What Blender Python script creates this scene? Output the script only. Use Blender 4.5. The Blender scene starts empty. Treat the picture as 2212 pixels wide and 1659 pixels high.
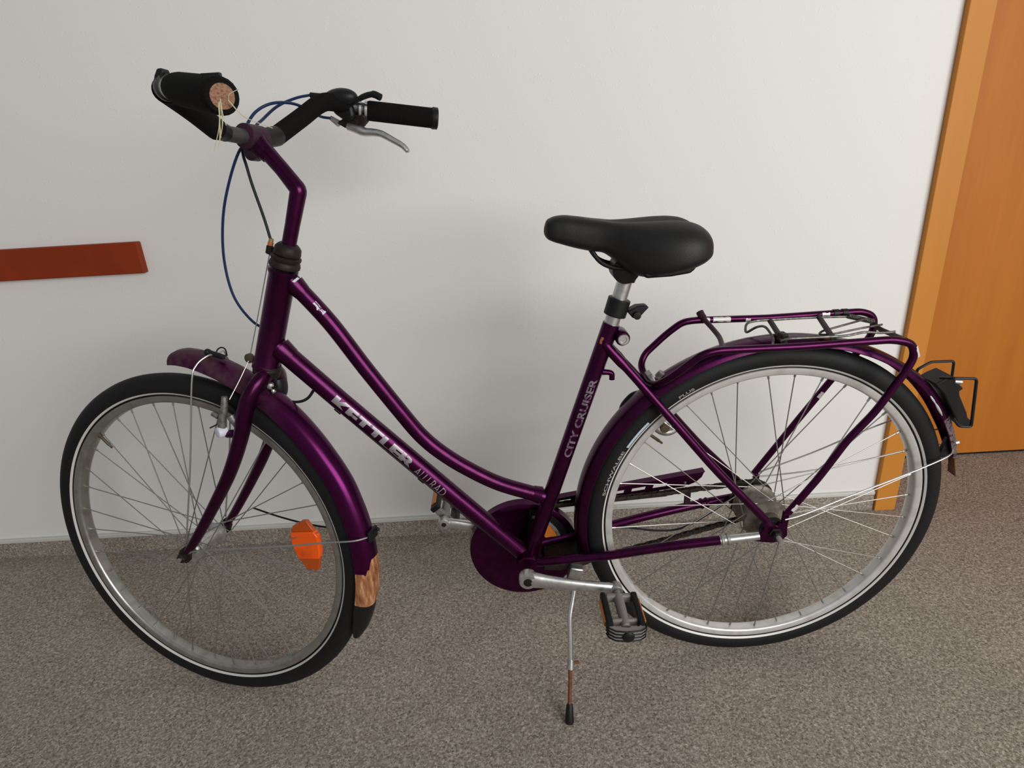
import bpy, bmesh, math, random
import numpy as np
from mathutils import Matrix, Vector
random.seed(7)
sc = bpy.context.scene
COL = sc.collection

# ------------------------------------------------------------------ camera
cam_d = bpy.data.cameras.new('camera'); cam = bpy.data.objects.new('camera', cam_d); COL.objects.link(cam)
cam_d.sensor_fit = 'HORIZONTAL'; cam_d.sensor_width = 36.0
cam_d.lens = 1269.3 / 2212 * 36.0
cam_d.clip_start = 0.02
CR = (0.9983243, -0.01556778, -0.05573369); CU = (0.05763767, 0.35318864, 0.93377496); CF = (-0.0051477, 0.93542259, -0.35349409)
cam.matrix_world = Matrix(((CR[0], CU[0], -CF[0], 0), (CR[1], CU[1], -CF[1], 0), (CR[2], CU[2], -CF[2], 1.01683927), (0, 0, 0, 1)))
sc.camera = cam

# ------------------------------------------------------------------ world, light, exposure
world = bpy.data.worlds.new('world'); sc.world = world; world.use_nodes = True
bg = world.node_tree.nodes['Background']; bg.inputs[0].default_value = (0.93, 0.96, 1.0, 1); bg.inputs[1].default_value = 0.26
def area(name, loc, target, sx, sy, power, color):
    l = bpy.data.lights.new(name, 'AREA'); l.shape = 'RECTANGLE'; l.size = sx; l.size_y = sy; l.energy = power; l.color = color
    o = bpy.data.objects.new(name, l); COL.objects.link(o); o.location = loc
    d = Vector(target) - Vector(loc); o.rotation_euler = d.to_track_quat('-Z', 'Y').to_euler()
    return o
area('window_daylight', (2.35, -2.15, 1.75), (0.1, 1.4, 0.75), 2.8, 2.1, 134, (1.0, 0.99, 0.965))
sc.view_settings.view_transform = 'Standard'; sc.view_settings.look = 'None'; sc.view_settings.gamma = 1.0
sc.view_settings.use_curve_mapping = False; sc.view_settings.exposure = 0.09

# ------------------------------------------------------------------ materials
MATS = {}
def nodes_of(name):
    m = bpy.data.materials.new(name); m.use_nodes = True
    nt = m.node_tree; b = nt.nodes['Principled BSDF']; MATS[name] = m
    return m, nt, b
def N(nt, t, **kw):
    n = nt.nodes.new(t)
    for k, v in kw.items():
        if k in n.inputs: n.inputs[k].default_value = v
        else: setattr(n, k, v)
    return n
def simple(name, col, rough=.5, metal=0., noise=None, spec=None, coat=0., bump=None, scale=200.):
    m, nt, b = nodes_of(name)
    b.inputs['Base Color'].default_value = (*col, 1); b.inputs['Roughness'].default_value = rough; b.inputs['Metallic'].default_value = metal
    if spec is not None: b.inputs['Specular IOR Level'].default_value = spec
    b.inputs['Coat Weight'].default_value = coat; b.inputs['Coat Roughness'].default_value = .15
    tc = N(nt, 'ShaderNodeTexCoord')
    nz = N(nt, 'ShaderNodeTexNoise', Scale=scale, Detail=4.0); nt.links.new(tc.outputs['Object'], nz.inputs['Vector'])
    if noise:
        mx = N(nt, 'ShaderNodeMix', data_type='RGBA'); mx.inputs[6].default_value = (*col, 1); mx.inputs[7].default_value = (*noise, 1)
        rp = N(nt, 'ShaderNodeValToRGB'); rp.color_ramp.elements[0].position = .45; rp.color_ramp.elements[1].position = .68
        nt.links.new(nz.outputs['Fac'], rp.inputs[0]); nt.links.new(rp.outputs[0], mx.inputs[0]); nt.links.new(mx.outputs[2], b.inputs['Base Color'])
    if bump:
        bp = N(nt, 'ShaderNodeBump', Strength=bump, Distance=.001); nt.links.new(nz.outputs['Fac'], bp.inputs['Height']); nt.links.new(bp.outputs[0], b.inputs['Normal'])
    return m
simple('purple', (0.056, 0.0050, 0.0400), .29, .85, noise=(0.040, 0.0044, 0.0270), coat=.08, scale=60, spec=.15)
simple('purple_dusty', (0.045, 0.012, 0.030), .50, .5, noise=(0.032, 0.012, 0.020), scale=40)
simple('aluminium', (0.60, 0.60, 0.58), .34, .9, noise=(0.48, 0.47, 0.45), scale=90)
simple('dull_alloy', (0.42, 0.41, 0.39), .5, .75, noise=(0.25, 0.22, 0.19), scale=120)
simple('rim_alloy', (0.70, 0.69, 0.67), .36, .55, noise=(0.60, 0.59, 0.56), scale=45)
simple('rim_alloy_shaded', (0.40, 0.39, 0.37), .36, .85, noise=(0.31, 0.30, 0.28), scale=45)  # darker copy of the rim alloy; front rim's dim reflection put into the colour
simple('brake_alloy', (0.24, 0.23, 0.22), .5, .7, noise=(0.14, 0.12, 0.10), scale=120)
simple('bar_metal', (0.075, 0.072, 0.074), .5, .6)
simple('steel_wire', (0.45, 0.44, 0.42), .4, .85)
simple('spoke_steel', (0.33, 0.32, 0.30), .42, .85)
simple('polished', (0.80, 0.80, 0.80), .16, 1.0)
simple('tyre_rubber', (0.0075, 0.0075, 0.008), .60, 0, noise=(0.011, 0.0105, 0.0105), bump=.2, scale=300, spec=.22)
simple('reflex', (0.62, 0.60, 0.56), .45, .1)
simple('tyre_print', (0.30, 0.28, 0.26), .7)
simple('tyre_blue_print', (0.42, 0.52, 0.60), .7)
simple('black_plastic', (0.008, 0.008, 0.0085), .46, spec=.28)
simple('black_foam', (0.0055, 0.0048, 0.0046), .9, 0, noise=(0.009, 0.008, 0.0075), bump=.5, scale=500, spec=.1)
simple('saddle_vinyl', (0.0095, 0.0085, 0.0083), .52, 0, noise=(0.012, 0.011, 0.0105), bump=.25, scale=700, spec=.32)
simple('grey_plastic', (0.22, 0.20, 0.19), .6)
simple('dark_metal', (0.018, 0.015, 0.013), .55, .4, noise=(0.035, 0.022, 0.014), scale=150, spec=.3)
simple('dark_rack_wire', (0.10, 0.095, 0.085), .45, .7, noise=(0.2, 0.19, 0.17), scale=150)
simple('chain_metal', (0.035, 0.030, 0.026), .55, .6, noise=(0.09, 0.06, 0.045), scale=200)
simple('hub_metal', (0.23, 0.20, 0.165), .5, .6, noise=(0.12, 0.10, 0.08), scale=70)
simple('rust', (0.17, 0.055, 0.025), .85, 0, noise=(0.09, 0.03, 0.018), scale=180)
simple('brass', (0.40, 0.27, 0.13), .5, .6)
simple('dirty_brass', (0.11, 0.085, 0.05), .5, .5)
simple('copper', (0.50, 0.17, 0.06), .5, .4)
simple('blue_cable', (0.007, 0.022, 0.070), .42, spec=.25)
simple('dark_cable', (0.008, 0.013, 0.015), .5, spec=.2)
simple('white_plastic', (0.62, 0.62, 0.70), .5)
simple('orange_reflector', (0.90, 0.105, 0.004), .28, 0, noise=(0.62, 0.07, 0.004), scale=25)
simple('orange_reflector_dark', (0.42, 0.065, 0.004), .35)
simple('amber', (0.55, 0.17, 0.02), .35)
simple('paper', (0.62, 0.70, 0.72), .8, 0, noise=(0.45, 0.52, 0.5), scale=300)
simple('bare_metal_chip', (0.62, 0.60, 0.58), .5, .3)
simple('straw', (0.50, 0.46, 0.30), .8)
simple('foam_core', (0.30, 0.155, 0.095), .95, 0, noise=(0.13, 0.06, 0.035), bump=1., scale=420)
simple('stone_wood_bar', (0.270, 0.037, 0.009), .5, 0, noise=(0.225, 0.029, 0.007), scale=6, spec=.15)
simple('white_bead', (0.60, 0.585, 0.545), .55)

# worn lettering : foil with paint showing through where it has flaked off
def worn(name, col, under, lo, hi, scale, rough=.4, metal=.5):
    m, nt, b = nodes_of(name)
    tc = N(nt, 'ShaderNodeTexCoord'); nz = N(nt, 'ShaderNodeTexNoise', Scale=scale, Detail=6.0, Roughness=.65)
    nt.links.new(tc.outputs['Object'], nz.inputs['Vector'])
    rp = N(nt, 'ShaderNodeValToRGB'); rp.color_ramp.elements[0].position = lo; rp.color_ramp.elements[1].position = hi
    rp.color_ramp.elements[0].color = (*col, 1); rp.color_ramp.elements[1].color = (*under, 1)
    nt.links.new(nz.outputs['Fac'], rp.inputs[0]); nt.links.new(rp.outputs[0], b.inputs['Base Color'])
    b.inputs['Roughness'].default_value = rough; b.inputs['Metallic'].default_value = metal
worn('scraped_purple', (0.20, 0.17, 0.17), (0.055, 0.012, 0.04), .46, .60, 160)
worn('silver_letter', (0.36, 0.34, 0.36), (0.12, 0.03, 0.10), .56, .70, 90)
worn('thin_letter', (0.40, 0.37, 0.40), (0.125, 0.012, 0.11), .52, .62, 110)
worn('faded_letter', (0.25, 0.23, 0.26), (0.115, 0.012, 0.10), .47, .58, 130)
# peeled mudguard end: tan and rust streaks running down the blade
m, nt, b = nodes_of('peeled')
tc = N(nt, 'ShaderNodeTexCoord'); mp = N(nt, 'ShaderNodeMapping'); mp.inputs['Scale'].default_value = (120, 120, 26)
nz = N(nt, 'ShaderNodeTexNoise', Scale=1.0, Detail=6.0, Roughness=.6); nt.links.new(tc.outputs['Object'], mp.inputs[0]); nt.links.new(mp.outputs[0], nz.inputs['Vector'])
rp = N(nt, 'ShaderNodeValToRGB'); e = rp.color_ramp.elements
e[0].position = .33; e[0].color = (0.16, 0.055, 0.022, 1); e[1].position = .70; e[1].color = (0.62, 0.40, 0.22, 1)
x = e.new(.5); x.color = (0.36, 0.14, 0.055, 1)
nt.links.new(nz.outputs['Fac'], rp.inputs[0]); nt.links.new(rp.outputs[0], b.inputs['Base Color']); b.inputs['Roughness'].default_value = .55

m, nt, b = nodes_of('purple_muddied')
b.inputs['Metallic'].default_value = .55; b.inputs['Roughness'].default_value = .40; b.inputs['Specular IOR Level'].default_value = .2
tc = N(nt, 'ShaderNodeTexCoord'); sp = N(nt, 'ShaderNodeSeparateXYZ'); nz = N(nt, 'ShaderNodeTexNoise', Scale=45.0, Detail=5.0)
nt.links.new(tc.outputs['Object'], sp.inputs[0]); nt.links.new(tc.outputs['Object'], nz.inputs['Vector'])
mr = N(nt, 'ShaderNodeMapRange'); mr.inputs[1].default_value = -.86; mr.inputs[2].default_value = -.95; nt.links.new(sp.outputs[0], mr.inputs[0])
ml = N(nt, 'ShaderNodeMath', operation='MULTIPLY'); nt.links.new(mr.outputs[0], ml.inputs[0])
r9 = N(nt, 'ShaderNodeValToRGB'); r9.color_ramp.elements[0].position = .30; r9.color_ramp.elements[1].position = .62; nt.links.new(nz.outputs['Fac'], r9.inputs[0]); nt.links.new(r9.outputs[0], ml.inputs[1])
mx = N(nt, 'ShaderNodeMix', data_type='RGBA'); mx.inputs[6].default_value = (0.070, 0.0062, 0.052, 1); mx.inputs[7].default_value = (0.068, 0.030, 0.038, 1)
nt.links.new(ml.outputs[0], mx.inputs[0]); nt.links.new(mx.outputs[2], b.inputs['Base Color'])
mr2 = N(nt, 'ShaderNodeMapRange'); mr2.inputs[3].default_value = .82; mr2.inputs[4].default_value = .15; nt.links.new(ml.outputs[0], mr2.inputs[0]); nt.links.new(mr2.outputs[0], b.inputs['Metallic'])
mr3 = N(nt, 'ShaderNodeMapRange'); mr3.inputs[3].default_value = .27; mr3.inputs[4].default_value = .60; nt.links.new(ml.outputs[0], mr3.inputs[0]); nt.links.new(mr3.outputs[0], b.inputs['Roughness'])

# wall : white painted woodchip paper
m, nt, b = nodes_of('wall_paint')
b.inputs['Base Color'].default_value = (0.78, 0.762, 0.735, 1); b.inputs['Roughness'].default_value = .72
tc = N(nt, 'ShaderNodeTexCoord')
n1 = N(nt, 'ShaderNodeTexNoise', Scale=150.0, Detail=3.0, Roughness=.55); n2 = N(nt, 'ShaderNodeTexVoronoi', Scale=115.0)
n3 = N(nt, 'ShaderNodeTexNoise', Scale=38.0, Detail=2.0)
for q in (n1, n2, n3): nt.links.new(tc.outputs['Object'], q.inputs['Vector'])
r2 = N(nt, 'ShaderNodeValToRGB'); r2.color_ramp.elements[0].position = .05; r2.color_ramp.elements[0].color = (1, 1, 1, 1); r2.color_ramp.elements[1].position = .32; r2.color_ramp.elements[1].color = (0, 0, 0, 1)
nt.links.new(n2.outputs['Distance'], r2.inputs[0])
r3 = N(nt, 'ShaderNodeValToRGB'); r3.color_ramp.elements[0].position = .5; r3.color_ramp.elements[1].position = .62; nt.links.new(n3.outputs['Fac'], r3.inputs[0])
mu = N(nt, 'ShaderNodeMath', operation='MULTIPLY'); nt.links.new(r2.outputs[0], mu.inputs[0]); nt.links.new(r3.outputs[0], mu.inputs[1])
ad = N(nt, 'ShaderNodeMath', operation='MULTIPLY_ADD'); ad.inputs[1].default_value = .45; nt.links.new(n1.outputs['Fac'], ad.inputs[0]); nt.links.new(mu.outputs[0], ad.inputs[2])
bp_ = N(nt, 'ShaderNodeBump', Strength=.20, Distance=.0018); nt.links.new(ad.outputs[0], bp_.inputs['Height']); nt.links.new(bp_.outputs[0], b.inputs['Normal'])
# carpet : heathered loop pile
def carpet(name, gain=1.0):
    m, nt, b = nodes_of(name)
    tc = N(nt, 'ShaderNodeTexCoord')
    v = N(nt, 'ShaderNodeTexVoronoi', Scale=330.0); n1 = N(nt, 'ShaderNodeTexNoise', Scale=150.0, Detail=5.0, Roughness=.75); n2 = N(nt, 'ShaderNodeTexNoise', Scale=7.0, Detail=3.0)
    for q in (v, n1, n2): nt.links.new(tc.outputs['Object'], q.inputs['Vector'])
    sep = N(nt, 'ShaderNodeSeparateColor'); nt.links.new(v.outputs['Color'], sep.inputs[0])
    mx = N(nt, 'ShaderNodeMath', operation='MULTIPLY_ADD'); mx.inputs[1].default_value = .34; nt.links.new(sep.outputs[0], mx.inputs[0]); nt.links.new(n1.outputs['Fac'], mx.inputs[2])
    rp = N(nt, 'ShaderNodeValToRGB'); e = rp.color_ramp.elements
    cs = [(.40, (0.130, 0.102, 0.080)), (.58, (0.272, 0.231, 0.188)), (.74, (0.372, 0.322, 0.268)), (.94, (0.60, 0.535, 0.46))]
    e[0].position, e[1].position = cs[0][0], cs[-1][0]; e[0].color = (*[c * gain for c in cs[0][1]], 1); e[1].color = (*[c * gain for c in cs[-1][1]], 1)
    for p, c in cs[1:-1]: q = e.new(p); q.color = (*[t * gain for t in c], 1)
    nt.links.new(mx.outputs[0], rp.inputs[0])
    hs = N(nt, 'ShaderNodeHueSaturation'); nt.links.new(rp.outputs[0], hs.inputs['Color'])
    mr = N(nt, 'ShaderNodeMapRange'); mr.inputs[3].default_value = .86; mr.inputs[4].default_value = 1.14; nt.links.new(n2.outputs['Fac'], mr.inputs[0]); nt.links.new(mr.outputs[0], hs.inputs['Value'])
    nt.links.new(hs.outputs[0], b.inputs['Base Color'])
    b.inputs['Roughness'].default_value = .95; b.inputs['Specular IOR Level'].default_value = .1
    bp = N(nt, 'ShaderNodeBump', Strength=.7, Distance=.004); nt.links.new(mx.outputs[0], bp.inputs['Height']); nt.links.new(bp.outputs[0], b.inputs['Normal'])
carpet('carpet')
# door woods
def wood(name, c1, c2, rough):
    m, nt, b = nodes_of(name)
    tc = N(nt, 'ShaderNodeTexCoord'); mp = N(nt, 'ShaderNodeMapping'); mp.inputs['Scale'].default_value = (14, 14, .9)
    nz = N(nt, 'ShaderNodeTexNoise', Scale=1.0, Detail=7.0, Roughness=.62); nt.links.new(tc.outputs['Object'], mp.inputs[0]); nt.links.new(mp.outputs[0], nz.inputs['Vector'])
    n2 = N(nt, 'ShaderNodeTexNoise', Scale=7.0, Detail=3.0); nt.links.new(mp.outputs[0], n2.inputs['Vector'])
    ad = N(nt, 'ShaderNodeMath', operation='MULTIPLY_ADD'); ad.inputs[1].default_value = .25; nt.links.new(n2.outputs['Fac'], ad.inputs[0]); nt.links.new(nz.outputs['Fac'], ad.inputs[2])
    rp = N(nt, 'ShaderNodeValToRGB'); rp.color_ramp.elements[0].position = .42; rp.color_ramp.elements[1].position = .82
    rp.color_ramp.elements[0].color = (*c1, 1); rp.color_ramp.elements[1].color = (*c2, 1)
    nt.links.new(ad.outputs[0], rp.inputs[0]); nt.links.new(rp.outputs[0], b.inputs['Base Color']); b.inputs['Roughness'].default_value = rough; b.inputs['Specular IOR Level'].default_value = .18
wood('door_wood', (0.42, 0.140, 0.020), (0.50, 0.172, 0.025), .45)
wood('casing_wood', (0.52, 0.205, 0.036), (0.58, 0.232, 0.040), .45)

# ------------------------------------------------------------------ mesh helpers
def V3(*a): return np.array(a, float)
class G:
    """a bag of vertices and faces"""
    def __init__(s): s.v = []; s.f = []
    def add(s, v, f):
        o = len(s.v); s.v += [tuple(map(float, q)) for q in v]; s.f += [tuple(i + o for i in q) for q in f]; return s
    def xf(s, fn): s.v = [tuple(map(float, fn(np.array(q)))) for q in s.v]; return s
def unit(a): a = np.asarray(a, float); return a / (np.linalg.norm(a) + 1e-12)
def frames(P):
    P = np.asarray(P, float); T = np.zeros_like(P)
    T[1:-1] = P[2:] - P[:-2]; T[0] = P[1] - P[0]; T[-1] = P[-1] - P[-2]
    T = T / np.linalg.norm(T, axis=1)[:, None]
    a = V3(0, 1, 0) if abs(T[0][1]) < .9 else V3(1, 0, 0)
    n = unit(a - T[0] * (a @ T[0])); Ns = [n]
    for i in range(1, len(P)):
        n = unit(n - T[i] * (n @ T[i])); Ns.append(n)
    Ns = np.array(Ns); return T, Ns, np.cross(T, Ns)
def tube(P, r, seg=16, cap=True, flat=None, g=None):
    """sweep; r scalar or list; flat=(a,b) squashes the section along the two frame axes"""
    g = g or G(); P = np.asarray(P, float); n = len(P); R = np.full(n, r) if np.ndim(r) == 0 else np.asarray(r, float)
    T, A, B = frames(P); vs = []; fs = []
    fa, fb = flat or (1, 1)
    for i in range(n):
        for k in range(seg):
            t = 2 * math.pi * k / seg
            vs.append(P[i] + R[i] * (fa * math.cos(t) * A[i] + fb * math.sin(t) * B[i]))
    for i in range(n - 1):
        for k in range(seg):
            a = i * seg + k; b_ = i * seg + (k + 1) % seg
            fs.append((a, b_, b_ + seg, a + seg))
    if cap: fs.append(tuple(range(seg))[::-1]); fs.append(tuple((n - 1) * seg + k for k in range(seg)))
    return g.add(vs, fs)
def spline(P, n=8):
    P = [np.asarray(q, float) for q in P]; Q = [2 * P[0] - P[1]] + P + [2 * P[-1] - P[-2]]; out = []
    for i in range(1, len(Q) - 2):
        p0, p1, p2, p3 = Q[i - 1:i + 3]
        for k in range(n):
            t = k / n
            out.append(.5 * (2 * p1 + (p2 - p0) * t + (2 * p0 - 5 * p1 + 4 * p2 - p3) * t * t + (3 * p1 - p0 - 3 * p2 + p3) * t ** 3))
    out.append(P[-1]); return np.array(out)
def fillet(P, r=.02, n=6):
    P = [np.asarray(q, float) for q in P]; out = [P[0]]
    for i in range(1, len(P) - 1):
        a, b, c = P[i - 1:i + 2]; d1 = np.linalg.norm(a - b); d2 = np.linalg.norm(c - b)
        rr = r[i] if np.ndim(r) else r
        k = min(rr, d1 * .48, d2 * .48); p = b + (a - b) / d1 * k; q = b + (c - b) / d2 * k
        for j in range(n + 1):
            t = j / n; out.append((1 - t) ** 2 * p + 2 * t * (1 - t) * b + t * t * q)
    out.append(P[-1]); return np.array(out)
def lathe(prof, c, ax, seg=28, g=None, closed=False):
    """prof: list of (distance along axis, radius)"""
    g = g or G(); c = np.asarray(c, float); ax = unit(ax)
    a = unit(np.cross(ax, V3(0, 0, 1) if abs(ax[2]) < .9 else V3(1, 0, 0))); b = np.cross(ax, a)
    vs = []; fs = []; n = len(prof)
    for (h, r) in prof:
        for k in range(seg):
            t = 2 * math.pi * k / seg; vs.append(c + ax * h + r * (math.cos(t) * a + math.sin(t) * b))
    m = n if closed else n - 1
    for i in range(m):
        j = (i + 1) % n
        for k in range(seg):
            k2 = (k + 1) % seg; fs.append((i * seg + k, i * seg + k2, j * seg + k2, j * seg + k))
    if not closed: fs.append(tuple(range(seg))[::-1]); fs.append(tuple((n - 1) * seg + k for k in range(seg)))
    return g.add(vs, fs)
def box(c, s, R=None, g=None):
    g = g or G(); vs = [V3(i, j, k) * np.asarray(s) / 2 for i in (-1, 1) for j in (-1, 1) for k in (-1, 1)]
    if R is not None: vs = [np.asarray(R) @ q for q in vs]
    return g.add([np.asarray(c) + q for q in vs], [(0, 1, 3, 2), (4, 6, 7, 5), (0, 4, 5, 1), (2, 3, 7, 6), (0, 2, 6, 4), (1, 5, 7, 3)])
def prism(poly, y0, y1, g=None):
    """polygon in x,z extruded along y"""
    g = g or G(); n = len(poly)
    vs = [(x, y0, z) for x, z in poly] + [(x, y1, z) for x, z in poly]
    fs = [tuple(range(n)), tuple(range(n, 2 * n))[::-1]] + [(i, i + n, (i + 1) % n + n, (i + 1) % n) for i in range(n)]
    return g.add(vs, fs)
def ball(c, r, g=None, sx=(1, 1, 1), n=10):
    g = g or G(); vs = []; fs = []; m = 2 * n
    for i in range(n + 1):
        p = math.pi * i / n
        for k in range(m):
            t = 2 * math.pi * k / m; vs.append(np.asarray(c) + r * V3(sx[0] * math.sin(p) * math.cos(t), sx[1] * math.sin(p) * math.sin(t), sx[2] * math.cos(p)))
    for i in range(n):
        for k in range(m): fs.append((i * m + k, (i + 1) * m + k, (i + 1) * m + (k + 1) % m, i * m + (k + 1) % m))
    return g.add(vs, fs)
def obj(name, g, mat, parent=None, smooth=True, bevel=0, label=None, loc=None):
    me = bpy.data.meshes.new(name)
    if isinstance(g, G):
        me.from_pydata(g.v, [], g.f)
        bm = bmesh.new(); bm.from_mesh(me); bmesh.ops.remove_doubles(bm, verts=bm.verts, dist=1e-6); bmesh.ops.recalc_face_normals(bm, faces=bm.faces); bm.to_mesh(me); bm.free()
    me.materials.append(MATS[mat])
    if smooth:
        me.polygons.foreach_set('use_smooth', [True] * len(me.polygons))
        try: me.set_sharp_from_angle(angle=math.radians(42))
        except Exception: pass
    o = bpy.data.objects.new(name, me); COL.objects.link(o)
    if parent: o.parent = parent
    if bevel:
        md = o.modifiers.new('bevel', 'BEVEL'); md.width = bevel; md.segments = 2; md.limit_method = 'ANGLE'
    if label: o['label'] = label
    if loc is not None: o.location = loc
    return o
def empty(name, parent=None, loc=(0, 0, 0)):
    o = bpy.data.objects.new(name, None); COL.objects.link(o); o.location = loc; o.empty_display_size = .05
    if parent: o.parent = parent
    return o
def structure(o, label=None, cat=None):
    o['kind'] = 'structure'
    if label: o['label'] = label
    if cat: o['category'] = cat
    return o

# ------------------------------------------------------------------ the setting
D = 1.4814                                # wall plane
CX0, CX1, DY = 1.031, 1.091, 1.757        # door casing and recessed door plane
g = G(); box((-1.0, D + .15, 1.25), (4.062, .30, 2.5), g=g); box((2.6, D + .15, 1.25), (1.2, .30, 2.5), g=g); box((1.515, D + .15, 2.27), (.97, .30, .46), g=g)
structure(obj('wall_back', g, 'wall_paint', smooth=False), 'white woodchip-papered wall behind the bicycle', 'wall')
g = box((-.0, .3, -.02), (7.0, 6.0, .04)); structure(obj('floor', g, 'carpet', smooth=False), 'grey-brown heathered loop carpet floor', 'floor')
bb = structure(obj('baseboard_back', box((-1.0, D - .004, .0245), (4.06, .008, .049)), 'carpet', smooth=False), 'low skirting strip of the same grey-brown carpet along the wall', 'skirting')
obj('bead', box((-1.0, D - .005, .056), (4.06, .010, .013)), 'white_bead', bb, smooth=False, bevel=.003, label='narrow white bead on top of the carpet skirting')
# door frame and door
tr = structure(obj('trim_1', box(((CX0 + CX1) / 2, D - .008 + .145, 1.03), (CX1 - CX0, .306, 2.06)), 'casing_wood', smooth=False, bevel=.002), 'light honey-coloured wooden door casing', 'door casing')
obj('casing_head', box((1.545, D + .137, 2.05), (.908, .306, .06)), 'casing_wood', tr, smooth=False)
obj('casing_side', box((1.969, D + .137, 1.01), (.06, .306, 2.02)), 'casing_wood', tr, smooth=False)
dr = structure(obj('door_1', box((1.515, DY + .02, 1.015), (.846, .04, 2.01)), 'door_wood', smooth=False), 'orange-brown wooden door set back behind its casing', 'door')
g = G(); lathe([(0, .026), (.008, .026), (.010, .020)], (1.86, DY, 1.05), (0, -1, 0), g=g); tube(fillet([(1.86, DY - .01, 1.05), (1.86, DY - .055, 1.05), (1.75, DY - .055, 1.05)], .02), .009, g=g)
obj('door_handle', g, 'aluminium', dr)
obj('threshold_gap', box((1.515, DY + .02, .004), (.846, .03, .006)), 'black_plastic', dr, smooth=False)
# brown-red rail board on the wall
wr = obj('wall_rail', box((-1.95, D - .010, .8485), (2.113, .020, .0755)), 'stone_wood_bar', smooth=False, bevel=.003)
wr['label'] = 'red-brown wooden bumper board fixed to the white wall'; wr['category'] = 'bumper rail'

# ------------------------------------------------------------------ the bicycle (x backwards, y away from viewer, z up; origin under the rear axle)
BX = (0.999954062, 0.0095851, 0.0); BY = (-0.00958021, 0.999444155, 0.031931187); BZ = (0.000306064, -0.03192972, 0.99949007)
bike = empty('bicycle')
bike.matrix_world = Matrix(((BX[0], BY[0], BZ[0], 0.46581551), (BX[1], BY[1], BZ[1], 0.99591386), (BX[2], BY[2], BZ[2], 0.0), (0, 0, 0, 1)))
bike['label'] = 'dark purple step-through city bicycle with rear rack, standing on its kickstand'; bike['category'] = 'bicycle'
HB = V3(-.892, 0, .706); HT = V3(-.817, 0, .902); AX = unit(HT - HB)
def rodr(a, t):
    K = np.array([[0, -a[2], a[1]], [a[2], 0, -a[0]], [-a[1], a[0], 0]]); return np.eye(3) + math.sin(t) * K + (1 - math.cos(t)) * K @ K
SM = rodr(AX, -math.radians(16.8))          # steering: bars and front wheel turned towards the wall
def S(q): return HB + SM @ (np.asarray(q, float) - HB)
def SP(P): return [S(q) for q in P]
BB = V3(-.462, 0, .276); RA = V3(0, 0, .347); FA = V3(-1.1005, 0, .3466)

# ---- frame
fr = empty('frame', bike)
obj('head_tube', lathe([(-.004, .0235), (.0, .0235), (.004, .0215), (.165, .0215), (.169, .0235), (.174, .0235)], V3(-.8915, 0, .7125), AX, 32), 'purple', fr)
TT = [(-.826, 0, .862), (-.8177, 0, .8516), (-.77, 0, .7818), (-.7237, 0, .6971), (-.6737, 0, .6103), (-.6426, 0, .5600), (-.6104, 0, .5235), (-.567, 0, .4872), (-.5065, 0, .4480), (-.4229, 0, .4133)]
obj('top_tube', tube(spline(TT, 8), .0142, 20), 'purple', fr)
DT0, DT1 = V3(-.868, 0, .7485), V3(-.464, 0, .277)
obj('down_tube', tube([DT0, V3(-.7768, 0, .639), DT1], .0172, 24), 'purple', fr)
ST0, ST1 = V3(-.2965, 0, .7505), V3(-.4535, 0, .285)
obj('seat_tube', tube([ST0, ST1], .0148, 24), 'purple', fr)
g = lathe([(-.034, .019), (-.033, .0215), (.033, .0215), (.034, .019)], BB, (0, 1, 0)); obj('bottom_bracket_shell', g, 'purple', fr)
# weld fillets
g = G(); tube([DT0 + (DT1 - DT0) * .012, DT0 + (DT1 - DT0) * .05], [.0205, .0175], 24, g=g); obj('weld', g, 'purple', fr)
g = G(); tube([V3(-.817, 0, .8505), V3(-.806, 0, .835)], [.0170, .0146], 20, g=g); obj('weld', g, 'purple', fr)
g = G(); tube([V3(-.430, 0, .4165), V3(-.444, 0, .4225)], [.0170, .0146], 20, g=g); obj('weld', g, 'purple', fr)
for s in (-1, 1):
    cs = [(-.440, .022 * s, .279), (-.4333, .03 * s, .2826), (-.3358, .040 * s, .2958), (-.3024, .044 * s, .3000), (-.199, .052 * s, .3178), (-.0978, .060 * s, .3320)]
    obj('chain_stay', tube(spline(cs, 5), .0090, 16), 'purple', fr)
    g = G(); tube([(-.099, .060 * s, .3318), (-.028, .0645 * s, .3405)], [.0092, .0080], 16, g=g); obj('stay_end', g, 'aluminium' if s < 0 else 'purple', fr, label='bare alloy end of the chain stay' if s < 0 else None)
    for xx in (-.0945, -.084): 
        lathe([(-.003, .0098), (-.0015, .0112), (.0015, .0112), (.003, .0098)], V3(xx, .0602 * s, .3320 + (xx + .0978) * .12), (1, .06 * s, .12), 18, g=(gg := G())); obj('ferrule_ring', gg, 'dull_alloy' if s < 0 else 'purple', fr)
    ss = [(-.309, .006 * s, .7165), (-.3003, .010 * s, .7063), (-.2658, .020 * s, .6662), (-.2265, .030 * s, .6182), (-.1794, .041 * s, .5605), (-.1136, .053 * s, .4799), (-.0601, .062 * s, .4210), (-.0200, .066 * s, .3760)]
    obj('seat_stay', tube(spline(ss, 5), [.0098] * 4 + [.0092] * 5 + [.0078] * 27, 16), 'purple', fr)
    po = [(-.042, .333), (-.030, .345), (-.020, .354), (-.026, .376), (-.016, .383), (-.006, .368), (.003, .362), (.010, .368), (.011, .394), (.022, .391), (.022, .356), (.024, .340), (.014, .328), (-.002, .325), (-.022, .328)]
    obj('dropout', prism(po, .0635 * s, .0690 * s), 'purple', fr, bevel=.001)
obj('stay_bridge', tube([(-.245, -.026, .640), (-.245, .026, .640)], .006, 12), 'purple', fr)
obj('stay_bridge', tube([(-.345, -.036, .2945), (-.345, .036, .2945)], .007, 12), 'purple', fr)
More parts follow.
